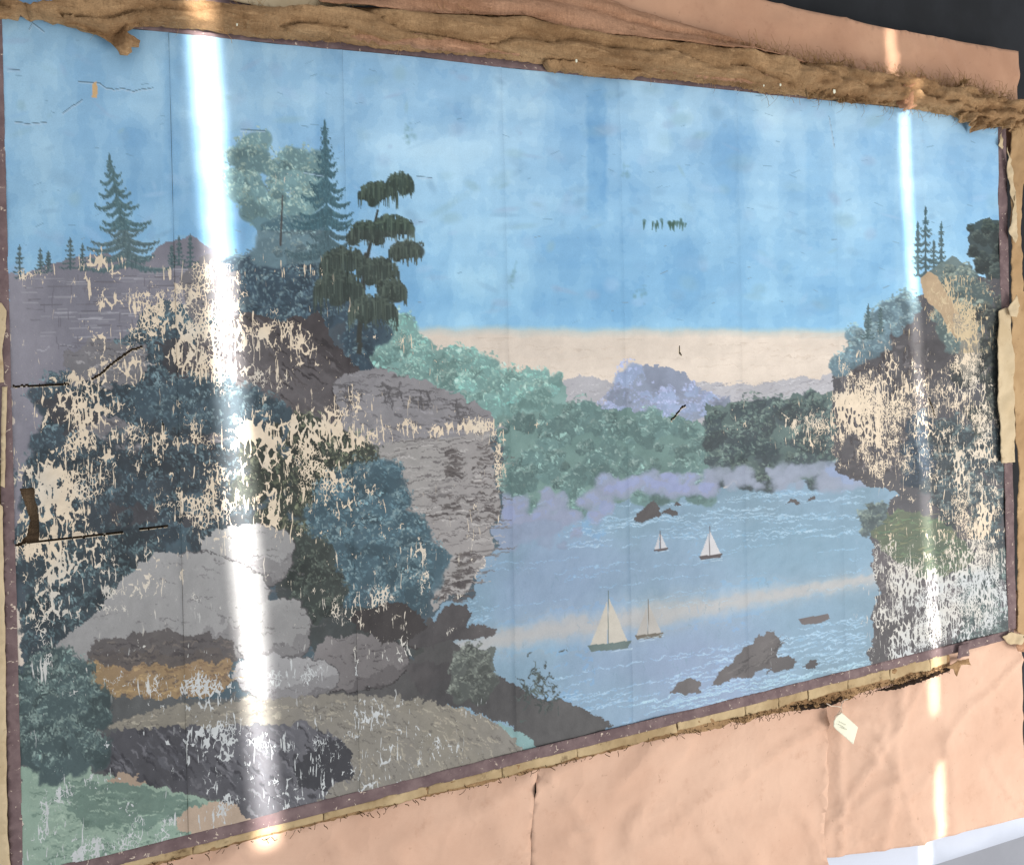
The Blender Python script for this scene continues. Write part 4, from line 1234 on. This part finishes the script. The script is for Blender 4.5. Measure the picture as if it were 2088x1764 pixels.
bunch([(2590, 318), (2610, 286), (2640, 262), (2700, 270), (2750, 300), (2780, 306), (2790, 340), (2745, 352), (2735, 360), (2706, 346), (2690, 350), (2652, 356), (2636, 358), (2620, 344)], 5.1, .034)
bunch([(2160, 210), (2190, 188), (2240, 182), (2276, 172), (2262, 196), (2330, 206), (2332, 226), (2260, 226), (2200, 232)], 5.2, .024)
bunch([(2380, 226), (2430, 214), (2470, 222), (2540, 244), (2560, 262), (2500, 276), (2420, 262)], 5.3, .028)
bunch([(2566, 262), (2588, 236), (2604, 216), (2614, 222), (2612, 246), (2626, 270), (2600, 282)], 5.4, .03)
bunch([(2430, 286), (2438, 240), (2452, 222), (2470, 216), (2486, 240), (2484, 270), (2466, 298), (2440, 300)], 5.5, .03, M_BURLAP2, -.03)
bunch([(2175, 240), (2250, 232), (2330, 246), (2420, 262), (2420, 286), (2300, 282), (2190, 262)], 5.6, .02)
bunch([(1900, 158), (1990, 150), (2080, 165), (2180, 188), (2176, 206), (2060, 190), (1960, 180)], 5.7, .020)
bunch([(1620, 108), (1700, 112), (1850, 128), (1910, 140), (1900, 156), (1760, 140), (1640, 128)], 5.8, .018)


for k_, pts in enumerate(([(1150, 62), (1330, 64), (1480, 86), (1640, 118), (1630, 132), (1480, 112), (1300, 92), (1160, 84)], [(930, 78), (1100, 92), (1250, 112), (1420, 128), (1410, 144), (1220, 134), (1050, 114), (930, 96)],
                         [(400, 34), (560, 30), (760, 44), (900, 52), (890, 66), (700, 62), (540, 50), (410, 52)], [(1650, 150), (1800, 158), (1960, 186), (2080, 204), (2060, 226), (1900, 206), (1740, 182)],
                         [(1480, 160), (1620, 172), (1740, 192), (1730, 208), (1600, 196), (1490, 180)])):
    patch('torn_layer', P(F(pts), -.036), -.036, (M_BURLAP, M_BURLAP2)[k_ % 2], burlap, step=.007, rag=.006, fine=70,
          relief=lambda x, z: .006 - .014 * abs(fb(x * 6, 1 + k_, z * 12, 3)) - .008 * fb(x * 2.4, 4, z * 14, 3), thick=.022, seed=8 + k_)


def threads(name, items, mat, parent, rad=.00055):
    v, f = [], []
    for (x, y, z, dx, dz, L, curl) in items:
        n = 5
        ph = random.uniform(0, 6.28)
        pr = []
        for i in range(n + 1):
            t = i / n
            px_ = x + dx * L * t + math.sin(ph + t * curl) * L * .22 * t
            pz_ = z + dz * L * t + math.cos(ph + t * curl) * L * .22 * t
            py_ = y - L * .35 * math.sin(t * 2.6) * abs(math.sin(ph))
            b = len(v)
            for k_ in range(3):
                a = k_ * 2.094
                v.append((px_ + math.cos(a) * rad, py_ + math.sin(a) * rad, pz_ + math.sin(a + 1) * rad))
            pr.append(b)
        for i in range(n):
            a, b = pr[i], pr[i + 1]
            for k_ in range(3):
                f.append((a + k_, a + (k_ + 1) % 3, b + (k_ + 1) % 3, b + k_))
    o = link_mesh(name, v, f, mat, parent)
    o['kind'] = 'stuff'
    return o


it = []
for i in range(1900):
    x = random.choice((random.uniform(.05, 3.0), random.uniform(1.7, 3.05), random.uniform(2.0, 3.05)))
    a = float(np.interp(x, lx, lz)); b = float(np.interp(x, ux, uz))
    if random.random() < .55: z, dz = b + random.uniform(-.006, .002), random.uniform(-.1, 1)
    elif random.random() < .4: z, dz = a + random.uniform(0, .006), random.uniform(-1, .1)
    else: z, dz = random.uniform(a, b), random.uniform(-.6, .6)
    it.append((x, YC - .006 - random.uniform(0, .02), z, random.uniform(-1, 1), dz, random.uniform(.008, .045) * (1.3 if x > 1.9 else .8), random.uniform(1, 7)))
for i in range(160):
    x = random.uniform(1.0, 1.95); z = float(np.interp(x, fx_, fz_)) + random.uniform(-.004, .004)
    it.append((x, YF - .02, z, random.uniform(-1, 1), random.uniform(-1, .2), random.uniform(.006, .02), random.uniform(1, 6)))
threads('frayed_threads', it, M_THREAD, burlap)
it = []
for i in range(520):
    x = random.choice((random.uniform(0, 2.75), random.uniform(1.8, 2.7)))
    z = zm(x, 0) - BW - mwid(x) - random.uniform(-.004, .010 + .014 * max(0, min(1, (x - 1.5) / .5)))
    it.append((x, .0, z, random.uniform(-1, 1), random.uniform(-1, .1), random.uniform(.006, .018), random.uniform(1, 6)))
threads('frayed_threads', it, M_TSTAIN, mural, .0008)

# small paper chips caught on the burlap
for (a, b, s) in ((642, 68, 4), (1562, 166, 5), (2115, 231, 4), (2261, 249, 6), (2070, 233, 3)):
    pts = [(a - s * .4, b - s), (a + s * .5, b - s * .8), (a + s * .6, b + s * .5), (a, b + s), (a - s * .5, b + s * .3)]
    o = patch('paper_chip', P(F(pts), -.05), -.05, M_TAG, step=.004, thick=.001, seed=a * .01)
    pos = {642: 'leftmost one, right of the left sunbeam', 1562: 'mid-length, near the lower fold', 2115: 'right of the middle, beside the border', 2261: 'largest one, right of the middle', 2070: 'smallest one, right of the middle'}[a]
    tag(o, 'small white paper chip stuck on the burlap, ' + pos, 'paper chip', 'paper chips on the burlap')

# ------------------------------------------------------------------ tag on a string
tg = empty('string_tag', (at(1730, 1440, -.01)[0], -.01, at(1730, 1440, -.01)[1]))
tag(tg, 'small ivory card tag hanging on a string below the mural', 'tag')
def Z6(pts): return [((1850 + a / 2.257), (1600 + b / 2.257)) for a, b in pts]
TY = -.008
cp = P(F(Z6([(958, 740), (975, 752), (1065, 832), (1032, 935), (930, 845), (916, 828), (918, 795), (935, 765)])), TY)
cx0, cz0 = cp[0]
card = patch('card', cp, TY, M_TAG, tg, step=.008, relief=lambda x, z: -.006 - .02 * (cz0 - z) + .8 * (x - cx0 - .02) ** 2, thick=.0009, seed=6.1)
def tube(name, pts, rad, mat, parent):
    v, f = [], []
    for p in pts:
        for k_ in range(5):
            a = k_ * 1.2566
            v.append((p[0] + math.cos(a) * rad, p[1] + math.sin(a) * rad, p[2] + math.sin(a + .8) * rad))
    for i in range(len(pts) - 1):
        for k_ in range(5):
            f.append((i * 5 + k_, i * 5 + (k_ + 1) % 5, (i + 1) * 5 + (k_ + 1) % 5, (i + 1) * 5 + k_))
    return link_mesh(name, v, f, mat, parent)


def spx(pts, y):
    out = []
    for a, b in F(Z6(pts)):
        q = at(a, b, y); out.append((q[0], y, q[1]))
    return out


tube('string', spx([(880, 690), (910, 706), (945, 708), (968, 712), (966, 730), (950, 752), (936, 768), (928, 774)], -.020), .0011, M_STRING, tg)
tube('string', spx([(1010, 664), (985, 670), (974, 690), (970, 712), (976, 735), (966, 752), (950, 762)], -.018), .0011, M_STRING, tg)
for (a, b, c_, d) in ((955, 800, 1000, 822), (950, 815, 990, 838), (968, 836, 1004, 850)):
    n = 14
    pl = [(a + (c_ - a) * i / n, b + (d - b) * i / n + 4 * math.sin(i * 2.3)) for i in range(n + 1)]
    o = tube('pencil_mark', spx(pl, -.0175), .00035, M_PENCIL, card)
